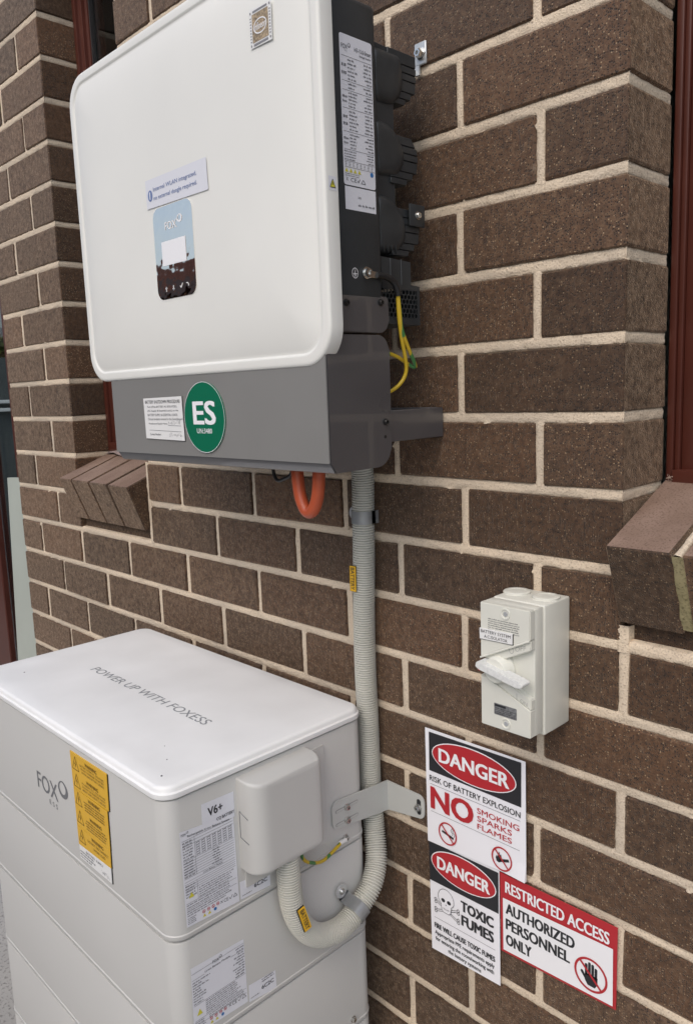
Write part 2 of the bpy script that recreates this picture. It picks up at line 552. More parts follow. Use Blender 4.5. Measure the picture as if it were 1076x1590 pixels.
# ------------------------------------------------------------------ brick wall
PITCH = 0.092072
HJ = 0.0071                      # half a joint
XL, XR = -1.567, 2.30            # wall ends
LJ0, LJ1 = -1.195, -0.850        # left window opening
RJ0, RJ1 = 0.2335, 1.4335        # right window opening
def bedz(k): return 1.92 - PITCH*k
K0, K1 = -10, 20                 # courses from top to ground
HEAD = -7                        # openings start under this course
SILLK = 8                        # first unbroken course under the sills

wall = thing('brick_wall', 'dark brown brick house wall with cream mortar behind the white box units', 'wall', (0, 0, 0))

def spans(k):
    if k < HEAD or k >= SILLK:
        return [(XL, XR)]
    return [(XL, LJ0), (LJ1, RJ0), (RJ1, XR)]

# a few shared brick meshes, 1 m unit sizes are avoided: real size, scaled along x per brick
BL, BH, BD = 0.2275, PITCH-2*HJ, 0.108
brick_me = []
for vi in range(6):
    bm = B()
    box(bm, -BL/2, BL/2, 0, BD, -BH/2, BH/2)
    bmesh.ops.bevel(bm, geom=list(bm.edges), offset=0.0022, segments=1, affect='EDGES')
    for v in bm.verts:
        v.co += V((random.uniform(-1, 1)*0.0011, random.uniform(-1, 1)*0.0005, random.uniform(-1, 1)*0.0011))
    me = bpy.data.meshes.new('brick')
    bmesh.ops.recalc_face_normals(bm, faces=bm.faces)
    bm.to_mesh(me); bm.free()
    me.materials.append(M['brick'])
    brick_me.append(me)

perps = []          # (x, ztop, zbottom)
far_bm = B()
for k in range(K0, K1+1):
    z1, z0 = bedz(k), bedz(k+1)
    if z0 < 0.0:
        z0 = 0.004-HJ
    ph = 0.0 if k % 2 == 0 else 0.12
    for a, b in spans(k):
        xs = [a]
        n0 = math.floor((a-ph)/0.24)-1
        for i in range(n0, n0+30):
            x = ph+0.24*i-0.001+random.uniform(-1, 1)*0.0035
            if a+0.045 < x < b-0.045:
                xs.append(x); perps.append((x, z1, z0))
        xs.append(b)
        for j in range(len(xs)-1):
            x0 = xs[j]+(HJ*0.95 if j > 0 else 0)
            x1 = xs[j+1]-(HJ*0.95 if j < len(xs)-2 else 0)
            zc, hh = (z0+z1)/2, (z1-z0)-2*HJ
            near = x0 < 0.55 and -8 <= k <= 14 and not (k >= 12 and x1 < -0.20)
            if near:
                o = bpy.data.objects.new('brick', brick_me[random.randrange(6)])
                o.location = ((x0+x1)/2, random.uniform(-1, 1)*0.0009, zc+random.uniform(-1, 1)*0.0006)
                o.scale = ((x1-x0)/BL, 1, hh/BH)
                o.rotation_euler = (random.uniform(-1, 1)*0.003, random.uniform(-1, 1)*0.003, random.uniform(-1, 1)*0.003)
                link(o, wall)
            elif hh > 0.01:
                t = B()
                box(t, x0, x1, 0, BD, zc-hh/2, zc+hh/2)
                bmesh.ops.bevel(t, geom=list(t.edges), offset=0.0022, segments=1, affect='EDGES')
                merge(far_bm, t)
mk('brickwork', far_bm, 'brick', wall, kind='stuff')

# mortar: noisy strips in the joints over a plain backing
def strip(bm, p0, al, ac, nm, length, hw, step=0.004, rec=0.0030):
    p0, al, ac, nm = V(p0), V(al), V(ac), V(nm)
    n = max(2, int(length/step))
    rows = (-1.35, -1.0, -0.72, -0.35, 0.0, 0.35, 0.72, 1.0, 1.35)
    prev = None
    for i in range(n+1):
        q = p0+al*(length*i/n)
        cur = []
        for s in rows:
            e = noise.noise(q*70+ac*(s*3))
            wob = noise.noise(q*38+ac*(7*s+3))
            h_ = -rec*(0.70+0.35*s*s)+0.0010*noise.noise(q*55+ac*s)+0.0007*e+0.0006*noise.noise(q*260+ac*s)
            sa = s*hw
            if abs(s) > 1.2:
                h_ = -0.016; sa = s*hw
            elif abs(s) > 0.9:
                sm = noise.noise(q*60+ac*(11*s))
                sa += math.copysign(hw*(0.09*wob+0.07*noise.noise(q*190+ac*s)), s)
                h_ -= 0.0004
                if sm > 0.62:
                    sa += math.copysign(hw*0.5*(sm-0.62)*2.0, s)
                    h_ = 0.0004
            cur.append(bm.verts.new(q+ac*sa+nm*h_))
        if prev:
            for j in range(len(rows)-1):
                bm.faces.new((prev[j], prev[j+1], cur[j+1], cur[j]))
        prev = cur
mo = B()
Xp, Yp, Zp = V((1, 0, 0)), V((0, 1, 0)), V((0, 0, 1))
for k in range(K0, K1+1):
    z = bedz(k)
    up, dn = spans(k-1) if k > K0 else spans(k), spans(k)
    rngs = up if len(up) == 1 else dn if len(dn) == 1 else dn
    if len(up) == 1 or len(dn) == 1:
        rngs = [(XL, XR)]
    for a, b in rngs:
        step = 0.0035 if (k <= 15) else 0.02
        b2 = min(b, 0.6)
        if a < b2:
            strip(mo, (a+0.001, 0, z), Xp, Zp, -Yp, b2-a-0.002, HJ, step)
        if b > 0.6:
            strip(mo, (max(a, 0.6), 0, z), Xp, Zp, -Yp, b-max(a, 0.6)-0.002, HJ, 0.02)
    if HEAD < k < SILLK:
        strip(mo, (RJ0, 0.002, z), Yp, Zp, Xp, 0.106, HJ, 0.0035)
        strip(mo, (LJ0, 0.002, z), Yp, Zp, Xp, 0.106, HJ, 0.005)
for x, z1, z0 in perps:
    strip(mo, (x, 0, z0+HJ*0.6), Zp, Xp, -Yp, z1-z0-HJ*1.2, HJ*random.uniform(0.82, 1.0), 0.004 if x < 0.6 else 0.02)
zt, zb = bedz(K0), 0.0
zh, zs = bedz(HEAD), bedz(SILLK)
e = 0.004
for a, b, c, d in ((XL+e, XR-e, zh+e, zt), (XL+e, XR-e, zb, zs-e), (XL+e, LJ0-e, zs-e, zh+e), (LJ1+e, RJ0-e, zs-e, zh+e), (RJ1+e, XR-e, zs-e, zh+e)):
    box(mo, a, b, 0.012, 0.105, c, d)
mk('mortar', mo, 'mortar', wall, smooth=60)

# brick sills, sloping, under both windows
SL = math.atan2(0.052, 0.135)
def sill(xs, y_front, y_back, with_mortar):
    root = None
    up = V((0, -math.sin(SL), math.cos(SL)))        # surface normal of the slope
    back = V((0, math.cos(SL), math.sin(SL)))
    O = V((0, y_front, 1.3155))
    L = (y_back-y_front)/math.cos(SL)
    # bed of mortar below and behind carries the bricks
    bmm = B()
    pts = [O+back*0.012-up*0.018, O+back*L-up*0.018, O+back*L-up*0.104, O+back*0.030-up*0.104]
    prism(bmm, [V((xs[0]+0.004, p.y, p.z)) for p in pts], (xs[-1]-xs[0]-0.008, 0, 0))
    root = mk('sill', bmm, 'mortar', wall)
    bmm = B()
    box(bmm, xs[0]+0.003, xs[-1]-0.003, 0.012, 0.10, zs-0.008, 1.245)
    mk('packing', bmm, 'brick', root)
    for i in range(len(xs)-1):
        g_ = 0.006 if with_mortar else 0.0022
        x0, x1 = xs[i]+(g_ if i else 0), xs[i+1]-(g_ if i < len(xs)-2 else 0)
        t = B()
        dv = random.uniform(-1, 1)*0.0015
        p = [O+up*dv, O+back*L+up*dv, O+back*L-up*0.108, O-up*0.108]
        prism(t, [V((x0, q.y, q.z)) for q in p], (x1-x0, 0, 0))
        bmesh.ops.bevel(t, geom=list(t.edges), offset=0.0022, segments=1, affect='EDGES')
        for v in t.verts:
            v.co += V((random.uniform(-1, 1), random.uniform(-1, 1), random.uniform(-1, 1)))*0.0007
        o_ = mk('brick', t, 'brick', root)
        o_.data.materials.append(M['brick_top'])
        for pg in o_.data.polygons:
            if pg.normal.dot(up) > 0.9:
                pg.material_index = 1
        if with_mortar and 0 < i:
            s = B()
            strip(s, V((xs[i], O.y, O.z))-up*0.004, -up, Xp, -back, 0.098, 0.0066, 0.004, 0.0015)
            mk('mortar', s, 'mortar_olive', root, smooth=60)
            s = B()
            strip(s, V((xs[i], O.y, O.z))+back*0.002, back, Xp, up, L-0.004, 0.0040, 0.004, 0.0035)
            mk('mortar', s, 'mortar', root, smooth=60)
    return root
ls = sill([-1.195, -1.130, -1.041, -0.954, -0.864], -0.047, 0.092, False)
rs = sill([0.2345+0.0]+[0.3170+0.0915*i for i in range(13)], -0.045, 0.112, True)
# pale dabs of mortar on the end face of the left sill and at the end joints
bm = B()
for y, z, r in ((0.018, 1.312, 0.017), (0.036, 1.262, 0.013), (0.03, 1.288, 0.008), (0.03, 1.235, 0.009)):
    lathe(bm, (-0.8645, y, z), (1, 0.1, 0), [(r, 0), (r*0.9, 0.002), (r*0.5, 0.0035), (0.0005, 0.004)], 14)
mk('mortar_dab', bm, 'mortar', ls, smooth=50)
bm = B()
strip(bm, (LJ1-0.0035, 0.0, 1.188), Zp, Xp, -Yp, 0.178, 0.0062, 0.004, 0.0005)
mk('mortar', bm, 'mortar', wall, smooth=60)
bm = B()
strip(bm, (RJ0+0.003, -0.0002, 1.176), Zp, Xp, -Yp, 0.034, 0.0070, 0.003, 0.0012)
mk('mortar', bm, 'mortar', wall, smooth=60)

# ------------------------------------------------------------------ windows and the room behind
def window(label, x0, x1, y, zb_, zt_, bars):
    t = thing('window', label, 'window', ((x0+x1)/2, y, zb_))
    for s in (0, 1):
        bm = B()
        for a, b, d0, d1 in bars:
            xa, xb_ = (x0+a, x0+b) if s == 0 else (x1-b, x1-a)
            merge(bm, rbox(xa, xb_, y+d0, y+d1, zb_, zt_, 0.0012, 2))
        mk('jamb', bm, 'frame_brown', t, smooth=40)
    w_ = bars[-1][1]
    bm = B()
    merge(bm, rbox(x0+bars[0][1]+0.0005, x1-bars[0][1]-0.0005, y-0.004, y+0.05, zb_+0.0005, zb_+0.022, 0.0012, 2))
    merge(bm, rbox(x0+w_+0.0005, x1-w_-0.0005, y+0.010, y+0.045, zb_+0.0225, zb_+0.036, 0.0012, 2))
    mk('bottom_rail', bm, 'frame_brown', t, smooth=40)
    bm = rbox(x0+0.001, x1-0.001, y+0.002, y+0.05, zt_-0.04, zt_-0.001, 0.0012, 2)
    mk('top_rail', bm, 'frame_brown', t, smooth=40)
    bm = B()
    box(bm, x0+w_-0.004, x1-w_+0.004, y+0.026, y+0.031, zb_+0.03, zt_-0.035)
    mk('pane', bm, 'window_glass', t)
    bm = B()
    for a, b in ((x0+w_, x0+w_+0.004), (x1-w_-0.004, x1-w_)):
        box(bm, a, b, y+0.018, y+0.034, zb_+0.036, zt_-0.04)
    mk('gasket', bm, 'gasket', t)
    return t
ZH = bedz(HEAD)-0.004
wl = window('narrow brown framed window partly hidden behind the inverter', LJ0+0.001, LJ1-0.001, 0.0885, 1.374, ZH,
            [(0.0, 0.014, 0.0, 0.06), (0.0145, 0.034, 0.006, 0.06), (0.0345, 0.046, 0.014, 0.06)])
wr = window('brown framed window at the right edge above a brick sill', RJ0+0.0025, RJ1-0.0025, 0.109, 1.367, ZH,
            [(0.0, 0.0085, 0.0, 0.06), (0.009, 0.0155, 0.0035, 0.06), (0.016, 0.033, 0.008, 0.06)])
# curling grey flashing under each frame
for t, pts, w_ in ((wl, [(LJ0+0.004, 0.080, 1.369), (LJ0+0.05, 0.076, 1.373), (LJ0+0.10, 0.070, 1.368), (LJ0+0.2, 0.072, 1.366), (LJ1-0.01, 0.078, 1.367)], 0.010),
                   (wr, [(RJ0+0.003, 0.103, 1.357), (RJ0+0.012, 0.098, 1.3635), (RJ0+0.024, 0.092, 1.3655), (RJ0+0.045, 0.090, 1.3610), (RJ0+0.08, 0.092, 1.362), (RJ1-0.02, 0.098, 1.362)], 0.014)):
    p = spline(pts, 0.006)
    bm = B()
    a = None
    for q in p:
        c = [bm.verts.new(q), bm.verts.new(q+V((0, w_, 0.004))), bm.verts.new(q+V((0, w_, 0.0025))), bm.verts.new(q-V((0, 0, 0.0015)))]
        if a:
            for j in range(4):
                bm.faces.new((a[j], a[(j+1) % 4], c[(j+1) % 4], c[j]))
        a = c
    mk('flashing', bm, 'flashing', t, smooth=50)
    bm = B()
    box(bm, pts[0][0]-0.002, pts[-1][0], pts[0][1]+0.008, pts[0][1]+0.05, 1.345, 1.3675 if t is wl else 1.3605)
    mk('packer', bm, 'gasket', t)
# blind behind the narrow window
bm = B()
for i in range(30):
    box(bm, LJ0+0.10+0.0, LJ1-0.02, 0.19, 0.194, 1.40+0.04*i, 1.4385+0.04*i)
tag(mk('window_blind', bm, 'blind'), 'grey green blind hanging inside the narrow window', 'blind')
bm = B()
x0, x1, y0, y1, z0, z1 = XL+0.11, XR-0.1, 0.155, 2.6, 0.0, 2.7
for a in ((x0-.1, x1+.1, y1, y1+0.1, z0, z1), (x0-0.1, x0, 0.112, y1, z0, z1), (x1, x1+0.1, 0.112, y1, z0, z1), (x0-.1, x1+.1, 0.112, y1+0.1, z1, z1+0.1)):
    box(bm, *a)
o = mk('room_interior', bm, 'interior'); o['kind'] = 'structure'

# dead insect on the window frame
t = thing('insect', 'pale dead insect clinging to the brown window frame above the sill', 'insect', (0.2440, 0.104, 1.3795))
bm = B()
p = spline([(0.2375, 0.1055, 1.3772), (0.2425, 0.103, 1.3790), (0.2465, 0.1025, 1.3803)], 0.0006)
tube(bm, p, lambda i: 0.0002+0.0011*math.sin(math.pi*min(1, (i+0.5)/len(p)*0.98)), 8)
lathe(bm, (0.2462, 0.1025, 1.3803), (1, 0, 0.2), [(0.0004, 0), (0.0010, 0.0006), (0.0009, 0.0014), (0.0002, 0.0019)], 8)
mk('body', bm, 'insect', t, smooth=60)
for q in ([(0.2432, 0.103, 1.3797), (0.2418, 0.102, 1.3815), (0.2405, 0.1045, 1.3838)], [(0.2440, 0.103, 1.3787), (0.2428, 0.102, 1.3768), (0.2418, 0.1055, 1.3750)],
          [(0.2450, 0.103, 1.3790), (0.2462, 0.102, 1.3774), (0.2472, 0.1055, 1.3762)], [(0.2445, 0.103, 1.3802), (0.2436, 0.102, 1.3820), (0.2420, 0.1045, 1.3826)]):
    bm = B(); tube(bm, spline(q, 0.0008), 0.0003, 5)
    mk('leg', bm, 'insect', t)

# ------------------------------------------------------------------ inverter
inv = thing('inverter', 'white and dark grey wall mounted solar inverter beside the narrow window', 'inverter', (-0.32, 0.0, 1.40))
SX0, SX1, SZ0, SZ1 = -0.6185, -0.0150, 1.5325, 2.0155
RIM, PIL = -0.2262, -0.2325
cx, cz = (SX0+SX1)/2, (SZ0+SZ1)/2
sw, sh = SX1-SX0, SZ1-SZ0
def sloop(inset, y, n=10, r0=0.046):
    return [V((cx+a, y, cz+b)) for a, b in rrect(sw-2*inset, sh-2*inset, max(0.008, r0-inset*0.72), n)]
bm = B()
loft(bm, [sloop(0.004, -0.2035), sloop(0.0005, -0.2050), sloop(0.0, -0.2080), sloop(0.0, -0.2225), sloop(0.0008, -0.2248), sloop(0.0026, -0.2260), sloop(0.0050, RIM),
          sloop(0.0120, RIM-0.0004), sloop(0.0138, RIM-0.0002), sloop(0.0150, RIM+0.0012), sloop(0.0165, RIM+0.0016), sloop(0.020, RIM+0.0006),
          sloop(0.028, RIM-0.0012), sloop(0.040, RIM-0.0030), sloop(0.056, RIM-0.0046), sloop(0.078, RIM-0.0057), sloop(0.105, PIL), sloop(0.135, PIL-0.0001), sloop(0.20, PIL-0.0001)], True, True)
shell = mk('front_shell', bm, 'shell_white', inv, smooth=50)
# body box behind the shell
bm = rbox(-0.585, -0.0300, -0.2040, -0.1165, 1.585, 1.957, 0.008, 3)
mk('body', bm, 'body_dark', inv, smooth=40)
# upper terminal cover strip and lower cable cover
def cover_profile(x0, x1, pts, r_ends, name, mat):
    bm = B()
    prism(bm, [V((x0, y, z)) for y, z in pts], (x1-x0, 0, 0))
    ed = [e_ for e_ in bm.edges if abs(e_.verts[0].co.x-e_.verts[1].co.x) < 1e-6]
    bmesh.ops.bevel(bm, geom=ed, offset=0.0016, segments=2, affect='EDGES')
    return mk(name, bm, mat, inv, smooth=35)
def arc(cy, cz_, r, a0, a1, n=6):
    return [(cy+r*math.cos(R(a0+(a1-a0)*i/n)), cz_+r*math.sin(R(a0+(a1-a0)*i/n))) for i in range(n+1)]
# (y, z) outlines, going round
up_pts = [(-0.2040, 1.6175)] + arc(-0.1145, 1.6135, 0.004, 90, 0, 3) + arc(-0.1265, 1.5885, 0.016, 0, -90, 6) + [(-0.2040, 1.5720)]
cover_profile(-0.585, -0.0285, up_pts, 0, 'terminal_cover', 'cover_grey')
lo_pts = [(-0.2225, 1.5690)] + arc(-0.1300, 1.5520, 0.018, 90, 0, 6) + arc(-0.1370, 1.4280, 0.025, 0, -90, 7) + [(-0.2020, 1.4022)] + arc(-0.2110, 1.4075, 0.0060, -70, -130, 4) + [(-0.2225, 1.4160)]
low = cover_profile(-0.5540, -0.0285, lo_pts, 0, 'cable_cover', 'cover_grey')
# thin plate on the lower cover's front: sky sheen put into a lighter grey
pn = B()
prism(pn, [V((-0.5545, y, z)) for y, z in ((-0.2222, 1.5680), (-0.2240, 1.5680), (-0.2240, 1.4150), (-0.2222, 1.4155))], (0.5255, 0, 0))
mk('lit_front', pn, 'cover_grey_lit', inv)
# screws on the covers
def screw(parent, c, ax, r, mat='black_screw', hex_=False, h=0.004):
    bm = B()
    lathe(bm, c, ax, [(r*1.25, 0), (r*1.25, h*0.2), (r, h*0.25), (r, h*0.75), (r*0.82, h), (r*0.45, h), (r*0.42, h*0.5), (0.0003, h*0.5)], 6 if hex_ else 16)
    return mk('screw', bm, mat, parent, smooth=40)
for y, z in ((-0.1862, 1.6069), (-0.1262, 1.6098), (-0.1232, 1.4604)):
    screw(inv, (-0.0285, y, z), (1, 0, 0), 0.0035)
bm = B(); cyl(bm, (-0.0290, -0.1240, 1.4414), (1, 0, 0), 0.0022, 0.0008, 12)
mk('screw_hole', bm, 'black', inv)

# heat sink: three fan humps with finned ends, extruded across the back
HX0, HX1 = -0.560, -0.0340
def yz_prism(pts, x0, x1, name, mat, bev=0.003, seg=3, parent=inv):
    bm = B()
    prism(bm, [V((x0, y, z)) for y, z in pts], (x1-x0, 0, 0))
    if bev:
        ed = [e_ for e_ in bm.edges if abs(e_.verts[0].co.x-e_.verts[1].co.x) < 1e-6]
        bmesh.ops.bevel(bm, geom=ed, offset=bev, segments=seg, affect='EDGES')
    return mk(name, bm, mat, parent, smooth=38)
yz_prism([(-0.118, 1.9225), (-0.0385, 1.9205), (-0.0385, 1.885), (-0.080, 1.885), (-0.080, 1.700), (-0.118, 1.690)], HX0+0.004, HX1-0.006, 'heat_sink', 'fin_dark', 0.001, 1)
def dome(pts, name):
    """a hump outline (y, z) pushed out along x with a soft, pillowed end"""
    bm = B()
    # round the outline first
    rp = []
    n_ = len(pts)
    for i in range(n_):
        p0, p1, p2 = V((*pts[i-1], 0)), V((*pts[i], 0)), V((*pts[(i+1) % n_], 0))
        r_ = min(0.012, (p1-p0).length*0.45, (p2-p1).length*0.45)
        a_, c_ = p1+(p0-p1).normalized()*r_, p1+(p2-p1).normalized()*r_
        for k in range(5):
            t_ = k/4
            rp.append((a_*(1-t_)**2+p1*2*t_*(1-t_)+c_*t_*t_).to_2d())
    cy_ = sum(p_[0] for p_ in rp)/len(rp); cz_ = sum(p_[1] for p_ in rp)/len(rp)
    loops = []
    for x, f_ in ((HX0, 1.0), (HX1-0.020, 1.0), (HX1-0.012, 0.985), (HX1-0.006, 0.94), (HX1-0.002, 0.86), (HX1+0.0005, 0.74), (HX1+0.0015, 0.55), (HX1+0.0018, 0.25)):
        loops.append([V((x, -0.1175+(p_[0]+0.1175)*(0.35+0.65*f_), cz_+(p_[1]-cz_)*f_)) for p_ in rp])
    loft(bm, loops)
    return mk(name, bm, 'fin_dark', inv, smooth=60)
for zt_, zb_, top in ((1.9180, 1.8520, True), (1.8350, 1.7640, False), (1.7465, 1.6710, False)):
    if top:
        pts = [(-0.1175, zt_), (-0.0660, zt_), (-0.0610, zt_-0.010), (-0.0610, zb_+0.024), (-0.0700, zb_+0.007), (-0.0850, zb_), (-0.1175, zb_)]
        fz, q = zt_+0.0030, 0.0
    else:
        pts = [(-0.1175, zt_), (-0.0960, zt_-0.001), (-0.0760, zt_-0.011), (-0.0640, zt_-0.028), (-0.0610, zt_-0.044), (-0.0640, zb_+0.016), (-0.0760, zb_+0.004), (-0.1175, zb_)]
        fz, q = zt_-0.0150, 0.012
    dome(pts, 'fan_hump')
    # tight stack of fins at the wall side, stepping in towards the bottom
    z = fz
    for h_, ya, yb2 in ((0.0150 if top else 0.0110, 0.0375+q, 0.0375+q*0.3), (0.0090, 0.0370+q*0.2, 0.0370), (0.0090, 0.0370, 0.0370), (0.0140, 0.0375, 0.0400), (0.0090, 0.0470, 0.0490), (0.0080, 0.0580, 0.0610)):
        bm = B()
        prism(bm, [V((HX0+0.004, y_, z_)) for y_, z_ in ((-0.0900, z), (-ya, z), (-yb2, z-h_+0.0009), (-0.0900, z-h_+0.0009))], (HX1-HX0-0.0075, 0, 0))
        bmesh.ops.bevel(bm, geom=list(bm.edges), offset=0.0006, segments=1, affect='EDGES')
        mk('fin', bm, 'fin_dark', inv, smooth=40)
        z -= h_
# small ribs on the underside of the lowest hump
for i in range(4):
    bm = B()
    tube(bm, spline([(-0.0335, -0.1120+0.0075*i, 1.689), (-0.0345, -0.1105+0.0075*i, 1.680), (-0.037, -0.107+0.0075*i, 1.674)], 0.002), 0.0008, 6)
    mk('rib', bm, 'fin_dark', inv, smooth=60)
# tabs that fix the inverter to the wall
bm = rbox(-0.0680, -0.0478, -0.0040, -0.0010, 1.926, 1.9545, 0.0012, 1)
box(bm, -0.0678, -0.0662, -0.0400, -0.0042, 1.9145, 1.9215)
box(bm, -0.0678, -0.0600, -0.0040, -0.0012, 1.9145, 1.9265)
mk('hanging_bracket', bm, 'zinc', inv, smooth=40)
screw(inv, (-0.0560, -0.0040, 1.9390), (0, -1, 0), 0.0062, 'steel', True, 0.009)
bm = rbox(-0.0345, -0.0315, -0.0620, -0.0320, 1.7105, 1.7385, 0.0013, 2)
mk('side_tab', bm, 'fin_dark', inv, smooth=40)
screw(inv, (-0.0315, -0.0470, 1.7245), (1, 0, 0), 0.0042, 'steel', False, 0.004)
# perforated guard at the foot of the heat sink
bm = B()
guard_x = -0.0345
prism(bm, [V((guard_x-0.0012, y, z)) for y, z in ((-0.1165, 1.6680), (-0.0600, 1.6650), (-0.0600, 1.6360), (-0.0430, 1.6350), (-0.0430, 1.6290), (-0.1165, 1.6290))], (0.0012, 0, 0))
prism(bm, [V((guard_x-0.0012, y, z)) for y, z in ((-0.1165, 1.5935), (-0.0430, 1.5935), (-0.0430, 1.5850), (-0.1165, 1.5850))], (0.0012, 0, 0))
prism(bm, [V((guard_x-0.0012, y, z)) for y, z in ((-0.0480, 1.6290), (-0.0430, 1.6290), (-0.0430, 1.5935), (-0.0480, 1.5935))], (0.0012, 0, 0))
box(bm, -0.50, guard_x-0.0012, -0.0442, -0.0430, 1.585, 1.635)      # back skin
box(bm, -0.50, guard_x-0.0012, -0.1165, -0.0430, 1.5850, 1.5862)    # floor
box(bm, -0.50, guard_x-0.0012, -0.0612, -0.0600, 1.636, 1.665)
for y in (-0.0985, -0.0780):
    merge(bm, rbox(guard_x-0.001, guard_x+0.0008, y-0.0012, y+0.0012, 1.634, 1.6672, 0.0006, 1))
rowh, pit = 0.0355/6, 0.0355/6/0.866
hexes = []
for r_ in range(6):
    zc = 1.5935+rowh*(r_+0.5)
    for c_ in range(11):
        yc = -0.1155+pit*(c_+0.5)+(pit/2 if r_ % 2 else 0)
        if yc > -0.0505:
            continue
        ro, ri = pit/math.sqrt(3)*1.01, pit/math.sqrt(3)*0.78
        for i in range(6):
            a0, a1 = R(90+60*i), R(150+60*i)
            q = [(yc+ri*math.cos(a0), zc+ri*math.sin(a0)), (yc+ro*math.cos(a0), zc+ro*math.sin(a0)), (yc+ro*math.cos(a1), zc+ro*math.sin(a1)), (yc+ri*math.cos(a1), zc+ri*math.sin(a1))]
            prism(bm, [V((guard_x-0.0011, y, z)) for y, z in q], (0.0010, 0, 0))
mk('perforated_guard', bm, 'fin_dark', inv, smooth=30)
bm = B(); box(bm, -0.49, -0.085, -0.115, -0.046, 1.588, 1.633)
mk('guard_liner', bm, 'black', inv)
# lower wall bracket: a plate on the wall with an arm at each side
bm = B()
merge(bm, rbox(-0.0352, -0.0322, -0.1180, -0.0008, 1.4335, 1.4745, 0.001, 1))
merge(bm, rbox(-0.5500, -0.5470, -0.1180, -0.0008, 1.4335, 1.4745, 0.001, 1))
merge(bm, rbox(-0.5460, -0.0360, -0.0034, -0.0008, 1.4335, 1.4745, 0.001, 1))
mk('wall_bracket', bm, 'cover_grey', inv, smooth=40)

# display, stickers and plates on the front
FF = Fr((0, PIL-0.0002, 0), (1, 0, 0), (0, 0, 1))        # drawing frame of the pillow front
scx, scz, scw, sch = -0.3230, 1.7063, 0.1005, 0.1270
bm = B()
FF.plate(bm, [(scx+a, scz+b) for a, b in rrect(scw+0.006, sch+0.006, 0.017, 8)], 0.0006)
disp = mk('display', bm, 'shell_white', inv)
bm = B()
f_ = [(scx+a, scz+b) for a, b in rrect(scw, sch, 0.0145, 8)]
prism(bm, [FF.p(a, b, 0.0002) for a, b in f_], FF.n*0.0006)
mk('mirror_glass', bm, 'display_glass', disp)
bm = B(); FF.rect(bm, -0.3545, 1.6890, -0.2925, 1.7222, 0.0012)
mk('screen_panel', bm, 'white_print', disp)
bm = B()
fox(bm, FF, -0.3425, 1.7370, 0.0150, 0.0012, 0.0450, False)
for i, a in enumerate((-0.3496, -0.3305)):
    FF.line(bm, a, 1.6530, a, 1.6600, 0.0012, 0.0012)
    s = 1 if i == 0 else -1
    zc = 1.6605 if i == 0 else 1.6525
    FF.poly(bm, ((a-0.0025, zc-s*0.0035), (a+0.0025, zc-s*0.0035), (a, zc)) if s > 0 else ((a-0.0025, zc+0.0035), (a, zc), (a+0.0025, zc+0.0035)), 0.0012)
FF.pline(bm, [(-0.3130, 1.6575), (-0.3110, 1.6545), (-0.3065, 1.6605)], 0.0012, 0.0012)
FF.pline(bm, [(-0.2970, 1.6595), (-0.2935, 1.6595), (-0.2915, 1.6570), (-0.2920, 1.6550)], 0.0012, 0.0012)
mk('lettering', bm, 'white_print', disp)
# wlan notice sticker
bm = B()
FF.plate(bm, [(-0.3860, 1.7730), (-0.2310, 1.7706), (-0.2322, 1.8115), (-0.3868, 1.8125)], 0.0)if False else FF.poly(bm, [(-0.3860, 1.7730), (-0.2310, 1.7706), (-0.2322, 1.8115), (-0.3868, 1.8125)], 0.0011)
st = mk('notice_sticker', bm, 'label_white', inv, smooth='flat')
bm = B()
FF.disc(bm, -0.3752, 1.7900, 0.0062, 0.0078, 0.0014, 24)
text(bm, FF, 'Internal WLAN integrated,', -0.3660, 1.7925, -0.2560, 1.8000, 0.0014, 0.006)
text(bm, FF, 'no external dongle required.', -0.3660, 1.7805, -0.2560, 1.7880, 0.0014, 0.006)
mk('lettering', bm, 'ink_blue', st)
bm = B()
FF.rect(bm, -0.3762, 1.7850, -0.3742, 1.7950, 0.0017)
mk('lettering', bm, 'white_print', st)
# picture sticker of a chip, top right
bm = B()
FF.poly(bm, [(-0.1266, 1.9085), (-0.0860, 1.9075), (-0.0855, 1.9490), (-0.1266, 1.9515)], 0.0011)
cs = mk('chip_sticker', bm, 'plate_white', inv, smooth='flat')
bm = B(); FF.rect(bm, -0.1215, 1.9135, -0.0915, 1.9445, 0.0014)
mk('picture', bm, 'chip_gold', cs)
bm = B()
FF.ring(bm, -0.1065, 1.9290, 0.0125, 0.0085, 0.0013, 0.0017, 28)
text(bm, FF, 'infineon', -0.1165, 1.9255, -0.0960, 1.9335, 0.0017, 0.01)
mk('lettering', bm, 'white_print', cs)
bm = B()
for a in (-0.1242, -0.0885):
    for i in range(9):
        FF.rect(bm, a-0.0012, 1.9150+0.0032*i, a+0.0012, 1.9162+0.0032*i, 0.0014)
    for z in (1.9112, 1.9468):
        FF.disc(bm, a, z, 0.0012, 0.0014, 0.0015, 12)
FF.rect(bm, -0.1200, 1.9095, -0.0930, 1.9120, 0.0014); FF.rect(bm, -0.1200, 1.9460, -0.0930, 1.9482, 0.0014)
mk('print', bm, 'ink_soft', cs)

